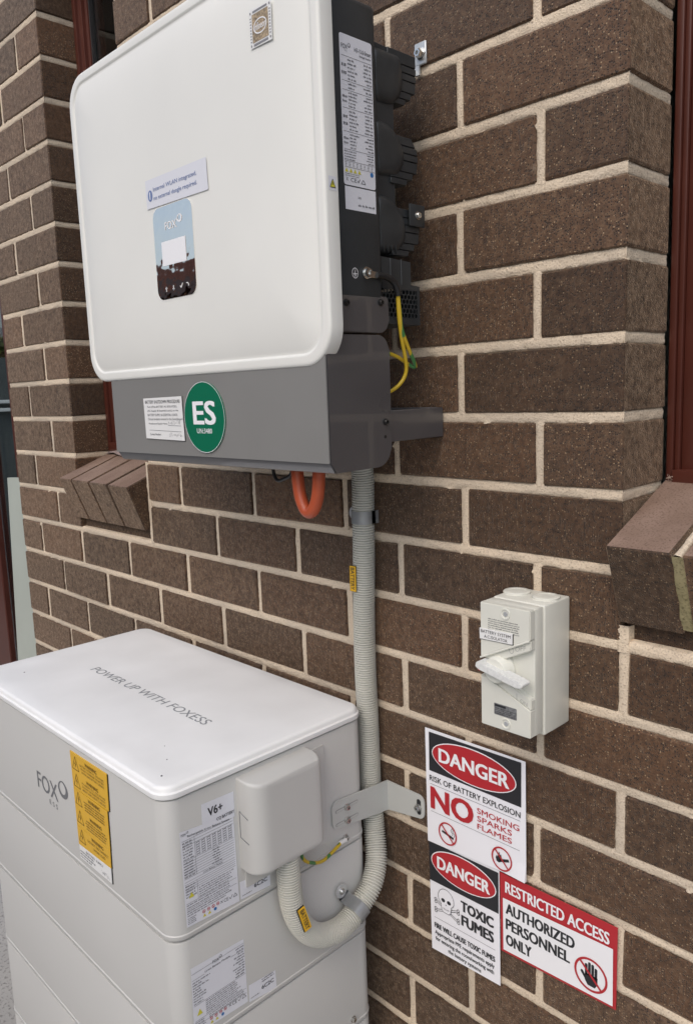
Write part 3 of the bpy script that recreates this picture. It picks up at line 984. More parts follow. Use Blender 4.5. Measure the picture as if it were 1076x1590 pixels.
# green round sign and white instruction plate on the lower cover
FC = Fr((0, -0.2240, 0), (1, 0, 0), (0, 0, 1))
bm = B()
prism(bm, [FC.p(-0.2866+0.0508*math.cos(2*math.pi*i/64), 1.4718+0.0508*math.sin(2*math.pi*i/64), 0.0003) for i in range(64)], FC.n*0.0016)
es = mk('round_sign', bm, 'green_sign', inv, smooth=40)
bm = B()
FC.ring(bm, -0.2866, 1.4718, 0.0506, 0.0506, 0.0007, 0.0022, 64)
text(bm, FC, 'ES', -0.3125, 1.4620, -0.2585, 1.4945, 0.0022, 0.045)
text(bm, FC, 'UN:3480', -0.3060, 1.4490, -0.2680, 1.4560, 0.0022, 0.012)
mk('lettering', bm, 'white_print', es)
bm = B()
prism(bm, [FC.p(a, b, 0.0003) for a, b in ((-0.4515, 1.4393), (-0.3415, 1.4372), (-0.3430, 1.5032), (-0.4525, 1.5018))], FC.n*0.0014)
ip = mk('instruction_plate', bm, 'plate_white', inv)
bm = B()
prism(bm, [FC.p(a, b, 0.0001) for a, b in ((-0.4510, 1.4387), (-0.3406, 1.4364), (-0.3420, 1.5034), (-0.4520, 1.5020))], FC.n*0.0009)
mk('backing', bm, 'black', ip)
bm = B()
text(bm, FC, 'BATTERY SHUTDOWN PROCEDURE', -0.4470, 1.4935, -0.3475, 1.4985, 0.0020, 0.008)
for i, s in enumerate(('Turn off the BATTERY AC ISOLATORS,', '(AC Supply & Essential Loads) on the', 'BATTERY SUPPLY & ESSENTIAL LOADS', 'Circuit breakers located in the Switchboard')):
    text(bm, FC, s, -0.4415, 1.4865-0.0062*i, -0.3560+0.003*(i % 2)+0.010*(i == 3), 1.4901-0.0062*i, 0.0020)
text(bm, FC, 'Manufacturer/Supplier Name:', -0.4400, 1.4605, -0.3850, 1.4640, 0.0020)
FC.line(bm, -0.3840, 1.4600, -0.3480, 1.4592, 0.0005, 0.0020)
FC.line(bm, -0.4395, 1.4525, -0.3480, 1.4505, 0.0005, 0.0020)
text(bm, FC, 'Contact Number:', -0.4385, 1.4445, -0.4060, 1.4478, 0.0020)
rnd = random.Random(3)
for a0, b0, n in ((-0.3830, 1.4610, 9), (-0.3830, 1.4425, 10)):
    for i in range(n):
        a = a0+0.0038*i
        FC.pline(bm, [(a+rnd.uniform(0, 0.0028), b0+rnd.uniform(0, 0.0065)) for _ in range(4)], 0.0004, 0.0020)
mk('lettering', bm, 'ink_grey', ip)

# rating label on the dark side
FS = Fr((-0.0300, 0, 0), (0, 1, 0), (0, 0, 1))
bm = B()
FS.poly(bm, [(-0.1542+a, 1.8275+b) for a, b in rrect(0.0540, 0.1670, 0.003, 4)], 0.0004)
lab = mk('rating_label', bm, 'label_white', inv, smooth='flat')
bm = B()
fox(bm, FS, -0.1785, 1.8950, 0.0070, 0.0007, 0.0150)
text(bm, FS, 'H3-15.0-Smart', -0.1570, 1.8955, -0.1290, 1.9000, 0.0007, 0.012)
text(bm, FS, 'Storage Inverter', -0.1490, 1.8905, -0.1290, 1.8937, 0.0007, 0.008)
for z in (1.8870, 1.8600, 1.8500, 1.8300, 1.8040, 1.7840, 1.7710, 1.7640):
    FS.rect(bm, -0.1790, z, -0.1285, z+0.0004, 0.0007)
for z0, z1, n in ((1.8610, 1.8860, 6), (1.8512, 1.8595, 2), (1.8310, 1.8495, 5), (1.8052, 1.8290, 6), (1.7850, 1.8030, 5)):
    FS.fine(bm, -0.1790, z0+0.004, -0.1705, z1-0.004, 2, 0.0007, n, 0.8)
    FS.fine(bm, -0.1690, z0, -0.1530, z1, n, 0.0007, n+10, 0.6)
    FS.fine(bm, -0.1440, z0, -0.1290, z1, n, 0.0007, n+20, 0.5, 'right')
FS.fine(bm, -0.1790, 1.7715, -0.1560, 1.7835, 4, 0.0007, 5, 0.6)
FS.fine(bm, -0.1420, 1.7715, -0.1290, 1.7835, 4, 0.0007, 6, 0.5, 'right')
for i in range(8):
    FS.fine(bm, -0.1785+0.0063*i, 1.7650, -0.1745+0.0063*i, 1.7705, 3, 0.0007, 40+i, 0.7)
FS.fine(bm, -0.1790, 1.7535, -0.1490, 1.7580, 2, 0.0007, 9, 0.6)
text(bm, FS, 'CE', -0.1700, 1.7480, -0.1600, 1.7527, 0.0007)
FS.pline(bm, [(-0.1585, 1.7507), (-0.1570, 1.7485), (-0.1545, 1.7527)], 0.0010, 0.0007)
for a0, b0, a1, b1 in ((-0.1525, 1.7482, -0.1450, 1.7482), (-0.1450, 1.7482, -0.1487, 1.7527), (-0.1487, 1.7527, -0.1525, 1.7482)):
    FS.line(bm, a0, b0, a1, b1, 0.0007, 0.0007)
FS.line(bm, -0.1775, 1.7527, -0.1745, 1.7487, 0.0006, 0.0007); FS.line(bm, -0.1745, 1.7527, -0.1775, 1.7487, 0.0006, 0.0007)
mk('lettering', bm, 'ink_grey', lab)
bm = B()
for i in range(4):
    a = -0.1765+0.0072*i
    FS.poly(bm, ((a-0.0027, 1.7585), (a+0.0027, 1.7585), (a, 1.7635)), 0.0007)
mk('warning_print', bm, 'yellow_print', lab)
bm = B(); FS.disc(bm, -0.1335, 1.7608, 0.0028, 0.0028, 0.0007, 20)
mk('blue_print', bm, 'blue_print', lab)
# second slip below the rating label (serial number)
bm = B()
FS.rect(bm, -0.1800, 1.7160, -0.1275, 1.7425, 0.0004)
sl = mk('serial_label', bm, 'label_white', inv, smooth='flat')
bm = B()
text(bm, FS, 'S/N:', -0.1585, 1.7300, -0.1530, 1.7325, 0.0007)
FS.fine(bm, -0.1585, 1.7200, -0.1300, 1.7250, 1, 0.0007, 77, 0.95)
mk('lettering', bm, 'ink_grey', sl)
# little warning sticker on the shell's edge
FE = Fr((SX1, 0, 0), (0, 1, 0), (0, 0, 1))
bm = B(); FE.rect(bm, -0.2205, 1.7290, -0.2085, 1.7445, 0.0003)
ws = mk('warning_sticker', bm, 'label_white', inv, smooth='flat')
bm = B(); FE.poly(bm, ((-0.2185, 1.7325), (-0.2105, 1.7325), (-0.2145, 1.7410)), 0.0006)
mk('triangle', bm, 'yellow_print', ws)
bm = B()
for p_, q in (((-0.2187, 1.7323), (-0.2103, 1.7323)), ((-0.2103, 1.7323), (-0.2145, 1.7413)), ((-0.2145, 1.7413), (-0.2187, 1.7323))):
    FE.line(bm, *p_, *q, 0.0007, 0.0008)
FE.line(bm, -0.2145, 1.7380, -0.2145, 1.7350, 0.0010, 0.0008)
mk('print', bm, 'ink', ws)
# earth symbol and lug
bm = B()
FS.ring(bm, -0.1680, 1.6428, 0.0052, 0.0062, 0.0007, 0.0005, 28)
FS.line(bm, -0.1680, 1.6470, -0.1680, 1.6425, 0.0008, 0.0005)
for i, wd in enumerate((0.0034, 0.0022, 0.0010)):
    FS.line(bm, -0.1680-wd, 1.6422-0.0015*i, -0.1680+wd, 1.6422-0.0015*i, 0.0008, 0.0005)
mk('earth_symbol', bm, 'white_print', inv)
bm = B()
lathe(bm, (-0.0300, -0.1490, 1.6443), (1, 0, 0), [(0.0072, 0), (0.0072, 0.002), (0.0052, 0.0022), (0.0052, 0.007), (0.0030, 0.007), (0.0028, 0.004), (0.0003, 0.004)], 18)
merge(bm, rbox(-0.0275, -0.0262, -0.1490, -0.1310, 1.6385, 1.6470, 0.0006, 1))
mk('earth_lug', bm, 'steel', inv, smooth=40)

# ------------------------------------------------------------------ earth cables, orange and black cables
t = thing('earth_cable', 'yellow green earth cable looping from the lug on the inverter side', 'cable', (-0.035, -0.09, 1.50))
bm = B()
tube(bm, spline([(-0.0270, -0.1330, 1.6425), (-0.0250, -0.1200, 1.6415), (-0.0240, -0.1060, 1.6365), (-0.0240, -0.0990, 1.6270), (-0.0245, -0.0965, 1.6190)], 0.003), 0.0042, 12)
mk('boot', bm, 'black_cable', t, smooth=60)
for pts in ([(-0.0245, -0.0970, 1.6220), (-0.0250, -0.0940, 1.6000), (-0.0260, -0.0900, 1.5780), (-0.0270, -0.0780, 1.5560), (-0.0290, -0.0640, 1.5370), (-0.0320, -0.0585, 1.5295), (-0.0370, -0.0650, 1.5330), (-0.0430, -0.0820, 1.5440), (-0.0480, -0.1000, 1.5490), (-0.0550, -0.1250, 1.5480)],
            [(-0.0250, -0.0968, 1.6190), (-0.0262, -0.0945, 1.5950), (-0.0280, -0.0880, 1.5650), (-0.0300, -0.0800, 1.5420), (-0.0330, -0.0760, 1.5230), (-0.0380, -0.0830, 1.5080), (-0.0430, -0.1000, 1.4980), (-0.0500, -0.1300, 1.4900)]):
    bm = B(); tube(bm, spline(pts, 0.003), 0.0026, 10)
    mk('wire', bm, 'earth_cable', t, smooth=60)
bm = B()
p = spline([(-0.142, -0.180, 1.425), (-0.1405, -0.180, 1.392), (-0.1375, -0.180, 1.366), (-0.1290, -0.180, 1.3475), (-0.1195, -0.180, 1.3420), (-0.1090, -0.180, 1.3490), (-0.1010, -0.180, 1.3680), (-0.0975, -0.180, 1.395), (-0.0965, -0.180, 1.425)], 0.003)
tube(bm, p, 0.0086, 16)
tag(mk('orange_cable', bm, 'orange_cable', smooth=60), 'thick orange cable hanging in a loop below the inverter', 'cable')
bm = B()
tube(bm, spline([(-0.2310, -0.150, 1.420), (-0.2300, -0.150, 1.392), (-0.2260, -0.150, 1.3800), (-0.2180, -0.150, 1.3765), (-0.2060, -0.150, 1.3800), (-0.1900, -0.150, 1.3880), (-0.175, -0.150, 1.420)], 0.003), 0.0027, 10)
tag(mk('black_cable', bm, 'black_cable', smooth=60), 'thin black cable dangling below the inverter left of the orange loop', 'cable')

# ------------------------------------------------------------------ battery tower
XB, YF, YB, XLB = -0.1622, -0.409, -0.0465, -0.824
bat = thing('battery_tower', 'light grey stacked battery cabinet standing on the ground in front of the wall', 'battery', ((XB+XLB)/2, (YF+YB)/2, 0))
bcx, bcy, bw, bd = (XB+XLB)/2, (YF+YB)/2, XB-XLB, YB-YF
def bloop(inset, z, r=0.026, n=8):
    return [V((bcx+a, bcy+b, z)) for a, b in rrect(bw-2*inset, bd-2*inset, max(0.004, r-inset), n)]
levels = [0.9974, 0.7985, 0.6365, 0.4786, 0.3197, 0.1600, 0.0]
mods = []
for i in range(6):
    zt_, zb_ = levels[i]-0.0014, levels[i+1]+0.0014 if i < 5 else 0.0
    bm = B()
    loft(bm, [bloop(0.0030, zb_), bloop(0.0008, zb_+0.0008), bloop(0.0, zb_+0.0030), bloop(0.0, zb_+0.0070), bloop(0.0012, zb_+0.0082),
              bloop(0.0012, zt_-0.0030), bloop(0.0024, zt_-0.0008), bloop(0.0045, zt_)])
    mods.append(mk('module', bm, 'battery_grey', bat, smooth=35))
bm = B()
loft(bm, [bloop(0.010, 0.02), bloop(0.010, 0.99)])
mk('core', bm, 'black', bat)
bm = B()
loft(bm, [bloop(0.0020, 0.9980), bloop(-0.0006, 0.9990), bloop(-0.0010, 1.0008), bloop(-0.0010, 1.0056), bloop(0.0002, 1.0067), bloop(0.0012, 1.0070), bloop(0.0016, 1.0074), bloop(0.0021, 1.0106),
          bloop(0.0034, 1.0130), bloop(0.0058, 1.0146), bloop(0.0074, 1.0150), bloop(0.0300, 1.0150)])
lid = mk('lid', bm, 'battery_lid', bat, smooth=38)
FT = Fr((0, 0, 1.0150), (1, 0, 0), (0, 1, 0))
bm = B()
text(bm, FT, 'POWER UP WITH FOXESS', -0.6590, -0.2580, -0.2930, -0.2400, 0.0003, 0.004)
mk('lettering', bm, 'mid_print', lid)
# specks of dirt lying on the lid
bm = B()
rnd = random.Random(11)
for a, b, r in [(-0.741, -0.345, 0.0014), (-0.200, -0.385, 0.0015), (-0.236, -0.355, 0.0009), (-0.275, -0.335, 0.0008)]:
    lathe(bm, (a, b, 1.0150), (0, 0, 1), [(r, 0), (r*0.8, r*0.6), (0.0001, r*0.8)], 7)
tag(mk('dirt_specks', bm, 'ink_grey'), 'small dark specks of dirt lying on the battery lid', 'dirt')['kind'] = 'stuff'
# logo on the front
FB = Fr((0, YF+0.0012, 0), (1, 0, 0), (0, 0, 1))
bm = B()
fox(bm, FB, -0.5615, 0.8810, 0.0400, 0.0004, 0.1150)
mk('logo', bm, 'grey_print', mods[0])
# yellow warning plates and the white one below them
def plate(fr, pts, t_, mat, parent, name, back=True):
    bm = B()
    prism(bm, [fr.p(a, b, 0.0004) for a, b in pts], fr.n*t_)
    o = mk(name, bm, mat, parent)
    if back:
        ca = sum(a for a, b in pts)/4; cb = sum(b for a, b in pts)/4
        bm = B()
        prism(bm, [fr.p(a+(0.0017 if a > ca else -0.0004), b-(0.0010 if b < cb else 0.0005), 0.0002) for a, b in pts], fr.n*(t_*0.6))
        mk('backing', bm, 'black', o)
    return o
PT = 0.0016
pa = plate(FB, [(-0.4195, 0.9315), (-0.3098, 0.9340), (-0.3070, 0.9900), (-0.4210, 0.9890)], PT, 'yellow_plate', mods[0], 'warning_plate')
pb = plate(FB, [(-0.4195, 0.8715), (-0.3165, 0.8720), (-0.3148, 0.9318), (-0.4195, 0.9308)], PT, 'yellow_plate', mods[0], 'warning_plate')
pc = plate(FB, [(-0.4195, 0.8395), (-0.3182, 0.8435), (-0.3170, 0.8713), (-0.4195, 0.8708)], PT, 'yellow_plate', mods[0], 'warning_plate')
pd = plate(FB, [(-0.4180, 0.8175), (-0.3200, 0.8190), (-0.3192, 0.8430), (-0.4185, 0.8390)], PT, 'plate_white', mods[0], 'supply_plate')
D0 = PT+0.0007
for pl, zs_ in ((pa, (0.9735, 0.9460)), (pb, (0.9175, 0.8880)), (pc, (0.8570,))):
    bm = B()
    for j, z in enumerate(zs_):
        a = -0.4050
        tri = ((a-0.0105, z-0.0095), (a+0.0105, z-0.0095), (a, z+0.0110))
        for p_, q in zip(tri, tri[1:]+tri[:1]):
            FB.line(bm, *p_, *q, 0.0011, D0)
        FB.poly(bm, ((a+0.0012, z+0.0050), (a-0.0028, z-0.0012), (a-0.0002, z-0.0010), (a-0.0015, z-0.0072), (a+0.0028, z+0.0002), (a+0.0004, z+0.0002)), D0)
        text(bm, FB, 'WARNING', -0.3735, z+0.0055, -0.3370, z+0.0110, D0, 0.02)
        if pl is pc:
            text(bm, FB, 'DO NOT DISCONNECT', -0.3870, z-0.0010, -0.3225, z+0.0030, D0, 0.0)
            text(bm, FB, 'UNDER LOAD', -0.3700, z-0.0080, -0.3330, z-0.0040, D0, 0.0)
        elif pl is pa and j == 0:
            for i, s in enumerate(('BATTERY SYSTEM D.C. ISOLATORS', 'DO NOT DE-ENERGISE THE BATTERY', 'SYSTEM AND BATTERY CABLING')):
                text(bm, FB, s, -0.3900+0.002*i, z+0.0008-0.0050*i, -0.3170, z+0.0040-0.0050*i, D0)
        elif pl is pa:
            for i, s in enumerate(('PV ARRAY D.C. ISOLATORS', 'DO NOT DE-ENERGISE THE PV', 'ARRAY AND ARRAY CABLING')):
                text(bm, FB, s, -0.3880, z+0.0008-0.0050*i, -0.3170, z+0.0040-0.0050*i, D0)
        else:
            FB.fine(bm, -0.3900, z-0.0125, -0.3220, z+0.0040, 4, D0, 30+j, 0.85, 'mid', 0.55)
    mk('lettering', bm, 'yellow_dark', pl)
bm = B()
text(bm, FB, 'BATTERY SUPPLY', -0.3960, 0.8335, -0.3420, 0.8372, D0)
FB.fine(bm, -0.4160, 0.8240, -0.3600, 0.8330, 2, D0, 51, 0.7)
FB.fine(bm, -0.4160, 0.8195, -0.3800, 0.8240, 1, D0, 52, 0.8)
rnd = random.Random(5)
for i in range(10):
    a = -0.3500+0.0026*i
    FB.pline(bm, [(a+rnd.uniform(0, 0.0022), 0.8215+rnd.uniform(0, 0.007)) for _ in range(3)], 0.0004, D0)
mk('lettering', bm, 'ink_grey', pd)

# labels on the side that faces the camera
FX = Fr((XB-0.0012, 0, 0), (0, 1, 0), (0, 0, 1))
def side_label(pts, parent, d, mat='label_white'):
    bm = B(); FX.poly(bm, pts, d)
    return mk('label', bm, mat, parent, smooth='flat')
lv = side_label([(-0.3525, 0.9385), (-0.3008, 0.9370), (-0.3005, 0.9732), (-0.3520, 0.9750)], mods[0], 0.0003)
bm = B(); text(bm, FX, 'V6+', -0.3425, 0.9545, -0.3195, 0.9660, 0.0006, 0.03)
mk('lettering', bm, 'ink', lv)
bm = B()
text(bm, FX, 'CQ BATTERY', -0.3300, 0.9425, -0.3015, 0.9475, 0.0010, 0.015)
mk('lettering', bm, 'ink', lv)
def symbols(bm, a0, a1, z, h_, d):
    wd = (a1-a0)
    text(bm, FX, 'CE', a0+wd*0.62, z, a0+wd*0.74, z+h_, d)
    FX.pline(bm, [(a0+wd*0.77, z+h_*0.6), (a0+wd*0.80, z), (a0+wd*0.86, z+h_)], 0.0007, d)
    q = ((a0+wd*0.88, z), (a0+wd*0.99, z), (a0+wd*0.935, z+h_))
    for p_, q_ in zip(q, q[1:]+q[:1]):
        FX.line(bm, *p_, *q_, 0.0007, d)
    FX.line(bm, a0+wd*0.53, z+h_, a0+wd*0.59, z+h_*0.2, 0.0006, d); FX.line(bm, a0+wd*0.59, z+h_, a0+wd*0.53, z+h_*0.2, 0.0006, d)
def colour_symbols(lab, a0, a1, z, h_, d):
    wd = a1-a0
    bm = B()
    for i in range(4):
        FX.ring(bm, a0+wd*(0.05+0.13*i), z+h_*1.5, h_*0.46, h_*0.46, h_*0.14, d, 16)
        FX.line(bm, a0+wd*(0.05+0.13*i)-h_*0.3, z+h_*1.8, a0+wd*(0.05+0.13*i)+h_*0.3, z+h_*1.2, h_*0.13, d+0.0001)
    mk('prohibition_print', bm, 'red_print', lab)
    bm = B()
    for i in range(2):
        c = a0+wd*(0.06+0.14*i)
        FX.poly(bm, ((c-h_*0.5, z), (c+h_*0.5, z), (c, z+h_*0.85)), d)
    mk('warning_print', bm, 'yellow_print', lab)
    bm = B(); FX.disc(bm, a0+wd*0.36, z+h_*0.45, h_*0.45, h_*0.45, d, 18)
    mk('mandatory_print', bm, 'blue_print', lab)
lb = side_label([(-0.3862, 0.8165), (-0.3020, 0.8115), (-0.3035, 0.9425), (-0.3870, 0.9510)], mods[0], 0.0007)
bm = B()
d = 0.0010
fox(bm, FX, -0.3850, 0.9440, 0.0042, d, 0.0110, False)
text(bm, FX, 'Rechargeable Li-ion Battery System', -0.3760, 0.9388, -0.3100, 0.9428, d, 0.01, 0, -0.004)
def hl(z, a0=-0.3845, a1=-0.3050):
    FX.rect(bm, a0, z, a1, z+0.0004, d)
for z in [0.9365, 0.9325, 0.9285, 0.9080, 0.9045, 0.9010, 0.8975, 0.8940, 0.8905, 0.8870, 0.8835, 0.8790, 0.8755, 0.8725, 0.8695, 0.8665, 0.8485, 0.8400]:
    hl(z)
FX.line(bm, -0.3660, 0.9365, -0.3660, 0.8835, 0.0004, d); FX.line(bm, -0.3660, 0.8755, -0.3660, 0.8485, 0.0004, d)
for z0, z1, n in ((0.9085, 0.9360, 7), (0.8840, 0.9075, 6), (0.8560, 0.8750, 5)):
    FX.fine(bm, -0.3840, z0, -0.3670, z1, n, d, n, 0.75)
for i in range(7):
    a = -0.3645+0.0085*i
    for j in range(6):
        FX.line(bm, a, 0.9095+0.0033*j, a+0.0065, 0.9115+0.0033*j, 0.0006, d)
        FX.line(bm, a+0.0065, 0.9095+0.0033*j, a, 0.9115+0.0033*j, 0.0004, d)
FX.fine(bm, -0.3420, 0.8845, -0.3250, 0.9075, 6, d, 61, 0.4, 'mid')
text(bm, FX, 'Li-ion Battery Module', -0.3560, 0.8797, -0.3250, 0.8827, d, 0.01)
FX.fine(bm, -0.3640, 0.8490, -0.3070, 0.8650, 5, d, 62, 0.7)
FX.fine(bm, -0.3840, 0.8410, -0.3070, 0.8480, 2, d, 63, 0.8)
FX.fine(bm, -0.3840, 0.8300, -0.3080, 0.8395, 3, d, 64, 0.75)
FX.fine(bm, -0.3840, 0.8190, -0.3680, 0.8290, 4, d, 65, 0.7)
symbols(bm, -0.3640, -0.3045, 0.8225, 0.0050, d)
FX.ring(bm, -0.3445, 0.8813, 0.0001, 0.0001, 0.00005, d, 4)
mk('lettering', bm, 'ink_grey', lb)
colour_symbols(lb, -0.3620, -0.3050, 0.8185, 0.0052, d)
bm = B(); FX.poly(bm, ((-0.3800, 0.8555), (-0.3720, 0.8555), (-0.3760, 0.8630)), 0.0012)
mk('warning_print', bm, 'yellow_print', lb)
def serial(parent, pts):
    o = side_label(pts, parent, 0.0003)
    bm = B()
    a0 = pts[0][0]; b0 = pts[0][1]; wd = pts[1][0]-a0
    FX.fine(bm, a0+wd*0.48, b0+0.0165, a0+wd*0.97, b0+0.0235, 2, 0.0006, 90, 0.8)
    text(bm, FX, '6C2C', a0+wd*0.46, b0+0.0065, a0+wd*0.90, b0+0.0125, 0.0006, 0.02)
    FX.fine(bm, a0+wd*0.06, b0+0.003, a0+wd*0.4, b0+0.0055, 1, 0.0006, 91, 0.9)
    mk('lettering', bm, 'ink', o)
serial(mods[0], [(-0.2995, 0.8120), (-0.2475, 0.8080), (-0.2470, 0.8330), (-0.2995, 0.8385)])
l2 = side_label([(-0.3865, 0.6575), (-0.2981, 0.6535), (-0.2990, 0.7520), (-0.3852, 0.7560)], mods[1], 0.0003)
d = 0.0006
bm = B()
fox(bm, FX, -0.3510, 0.7440, 0.0062, d, 0.0150, False)
text(bm, FX, 'Li-ion Battery Module', -0.3640, 0.7375, -0.3230, 0.7412, d, 0.01)
for z in (0.7460, 0.6990, 0.6760, 0.6690):
    FX.rect(bm, -0.3845, z, -0.3000, z+0.0004, d)
FX.rect(bm, -0.3845, 0.7368, -0.3650, 0.7372, d); FX.rect(bm, -0.3220, 0.7368, -0.3000, 0.7372, d)
FX.fine(bm, -0.3840, 0.7000, -0.3550, 0.7350, 9, d, 70, 0.4)
FX.fine(bm, -0.3230, 0.7000, -0.3000, 0.7450, 11, d, 71, 0.4, 'right')
FX.fine(bm, -0.3660, 0.6770, -0.3020, 0.6985, 7, d, 72, 0.75)
FX.fine(bm, -0.3840, 0.6695, -0.3660, 0.6755, 2, d, 73, 0.75)
FX.fine(bm, -0.3620, 0.6695, -0.3020, 0.6755, 2, d, 74, 0.8)
FX.fine(bm, -0.3840, 0.6590, -0.3650, 0.6680, 3, d, 75, 0.7)
symbols(bm, -0.3640, -0.3000, 0.6640, 0.0048, d)
mk('lettering', bm, 'ink_grey', l2)
colour_symbols(l2, -0.3620, -0.3030, 0.6590, 0.0052, d)
bm = B(); FX.poly(bm, ((-0.3805, 0.6830), (-0.3715, 0.6830), (-0.3760, 0.6915)), d)
mk('warning_print', bm, 'yellow_print', l2)
serial(mods[1], [(-0.2958, 0.6510), (-0.2465, 0.6440), (-0.2472, 0.6729), (-0.2953, 0.6768)])

# junction cover on the side
bm = B()
jy0, jy1, jz0, jz1 = -0.2960, -0.1700, 0.8560, 0.9905
def jl(x, i0, r=0.012):
    c_y, c_z = (jy0+jy1)/2, (jz0+jz1)/2
    return [V((x, c_y+a, c_z+b)) for a, b in rrect(jy1-jy0-2*i0, jz1-jz0-2*i0, r, 6)]
def jl2(x, iy0, iy1, iz, r=0.006):
    y0_, y1_ = jy0+iy0, jy1-iy1
    c_y, c_z = (y0_+y1_)/2, (jz0+jz1)/2
    return [V((x, c_y+a, c_z+b)) for a, b in rrect(y1_-y0_, jz1-jz0-2*iz, r, 6)]
loft(bm, [jl2(XB-0.002, 0, 0, 0, 0.003), jl2(XB+0.016, 0.0, 0, 0, 0.003), jl2(XB+0.024, 0.0010, 0.0008, 0.0004, 0.004), jl2(XB+0.031, 0.0045, 0.0030, 0.0012, 0.005), jl2(XB+0.036, 0.0100, 0.0055, 0.0020, 0.006), jl2(XB+0.0390, 0.0165, 0.0085, 0.0032, 0.006), jl2(XB+0.0402, 0.0225, 0.0120, 0.0060, 0.006), jl2(XB+0.0404, 0.030, 0.020, 0.012, 0.006)])
jb = mk('junction_cover', bm, 'battery_grey', mods[0], smooth=40)
bm = rbox(XB-0.002, XB+0.0022, -0.2900, -0.1370, 0.8260, 0.9820, 0.001, 1)
mk('back_plate', bm, 'battery_grey', mods[0], smooth=40)
bm = B()
for q in (((XB+0.004, jy0-0.0003, 0.944), (XB+0.022, jy0-0.0003, 0.938)), ((XB+0.004, jy0-0.0003, 0.906), (XB+0.022, jy0-0.0003, 0.902)), ((XB+0.004, jy0-0.0003, 0.944), (XB+0.004, jy0-0.0003, 0.906))):
    tube(bm, [q[0], ((V(q[0])+V(q[1]))/2), q[1]], 0.0005, 6)
mk('knockout_line', bm, 'grey_print', jb)
screw(mods[0], (XB-0.001, -0.0990, 0.8140), (1, 0, 0), 0.0052, 'steel', True, 0.006)
screw(mods[2], (XB-0.001, -0.0971, 0.4960), (1, 0, 0), 0.0045, 'steel', True, 0.005)
t = thing('earth_lead', 'short green yellow earth lead bolted to the battery side below its cover', 'cable', (XB, -0.15, 0.81))
bm = B(); tube(bm, spline([(-0.1560, -0.1130, 0.8165), (-0.1530, -0.1350, 0.8115), (-0.1500, -0.1580, 0.8090), (-0.1460, -0.1800, 0.8180), (-0.1430, -0.2000, 0.8340), (-0.142, -0.21, 0.862)], 0.003), 0.0026, 10)
mk('wire', bm, 'earth_cable', t, smooth=60)
bm = B(); tube(bm, [(-0.1572, -0.1030, 0.8150), (-0.1566, -0.1090, 0.8160), (-0.1556, -0.1170, 0.8165)], 0.0033, 10)
mk('lug_sleeve', bm, 'cable_white', t, smooth=60)

# ------------------------------------------------------------------ angle bracket from the battery to the wall
br = thing('angle_bracket', 'pale grey bent steel bracket tying the battery side to the brick wall', 'bracket', (XB, -0.03, 0.83))
def slab(fr, outer, t_, bm):
    prism(bm, [fr.p(a, b, 0) for a, b in outer], fr.n*t_)
bm = B()
FA = Fr((XB+0.0004, 0, 0), (0, 1, 0), (0, 0, 1))
half = [(-0.0012, 0.8220), (-0.0012, 0.8745)]
arm = [(-0.1170, 0.8830)]
out = [(-0.0014, 0.8225), (-0.0014, 0.8735)]
for a0 in range(0, 91, 15):
    out.append((-0.1140-0.0120*math.sin(R(a0)), 0.8715+0.0120*math.cos(R(a0))))
for a0 in range(0, 91, 15):
    out.append((-0.1140-0.0120*math.cos(R(a0)), 0.8500-0.0120*math.sin(R(a0))))
slab(FA, out, 0.0022, bm)
FW = Fr((0, -0.0012, 0), (1, 0, 0), (0, 0, 1))
out = [(XB+0.0004, 0.8735), (XB+0.0004, 0.8225)]
for a0 in range(0, 91, 15):
    out.append((-0.0940+0.0120*math.sin(R(a0)), 0.8450-0.0120*math.cos(R(a0))))
for a0 in range(0, 91, 15):
    out.append((-0.0940+0.0120*math.cos(R(a0)), 0.8610+0.0120*math.sin(R(a0))))
slab(FW, out, 0.0022, bm)
mk('plate', bm, 'bracket_grey', br, smooth=40)
for z in (0.8668, 0.8450):
    bm = B()
    FA.poly(bm, [(-0.0960+a, z+b) for a, b in rrect(0.0480, 0.0046, 0.0022, 4)], 0.0025)
    sl_ = mk('slot', bm, 'ink_grey', br)
    for c_, w_ in ((-0.1090, 0.0205), (-0.0815, 0.0175)):
        bm = B()
        FA.poly(bm, [(c_+a, z+b) for a, b in rrect(w_, 0.0036, 0.0016, 4)], 0.0028)
        mk('slot_back', bm, 'bracket_grey', sl_)
bm = B()
FW.poly(bm, [(-0.0930+a, 0.8525+b) for a, b in rrect(0.0085, 0.0260, 0.0040, 4)], 0.0025)
mk('slot', bm, 'ink', br)
for z in (0.8668, 0.8450):
    screw(br, (XB+0.0026, -0.0970, z), (1, 0, 0), 0.0048, 'steel', True, 0.006)
screw(br, (-0.0935, -0.0034, 0.8520), (0, -1, 0), 0.0052, 'steel', True, 0.007)

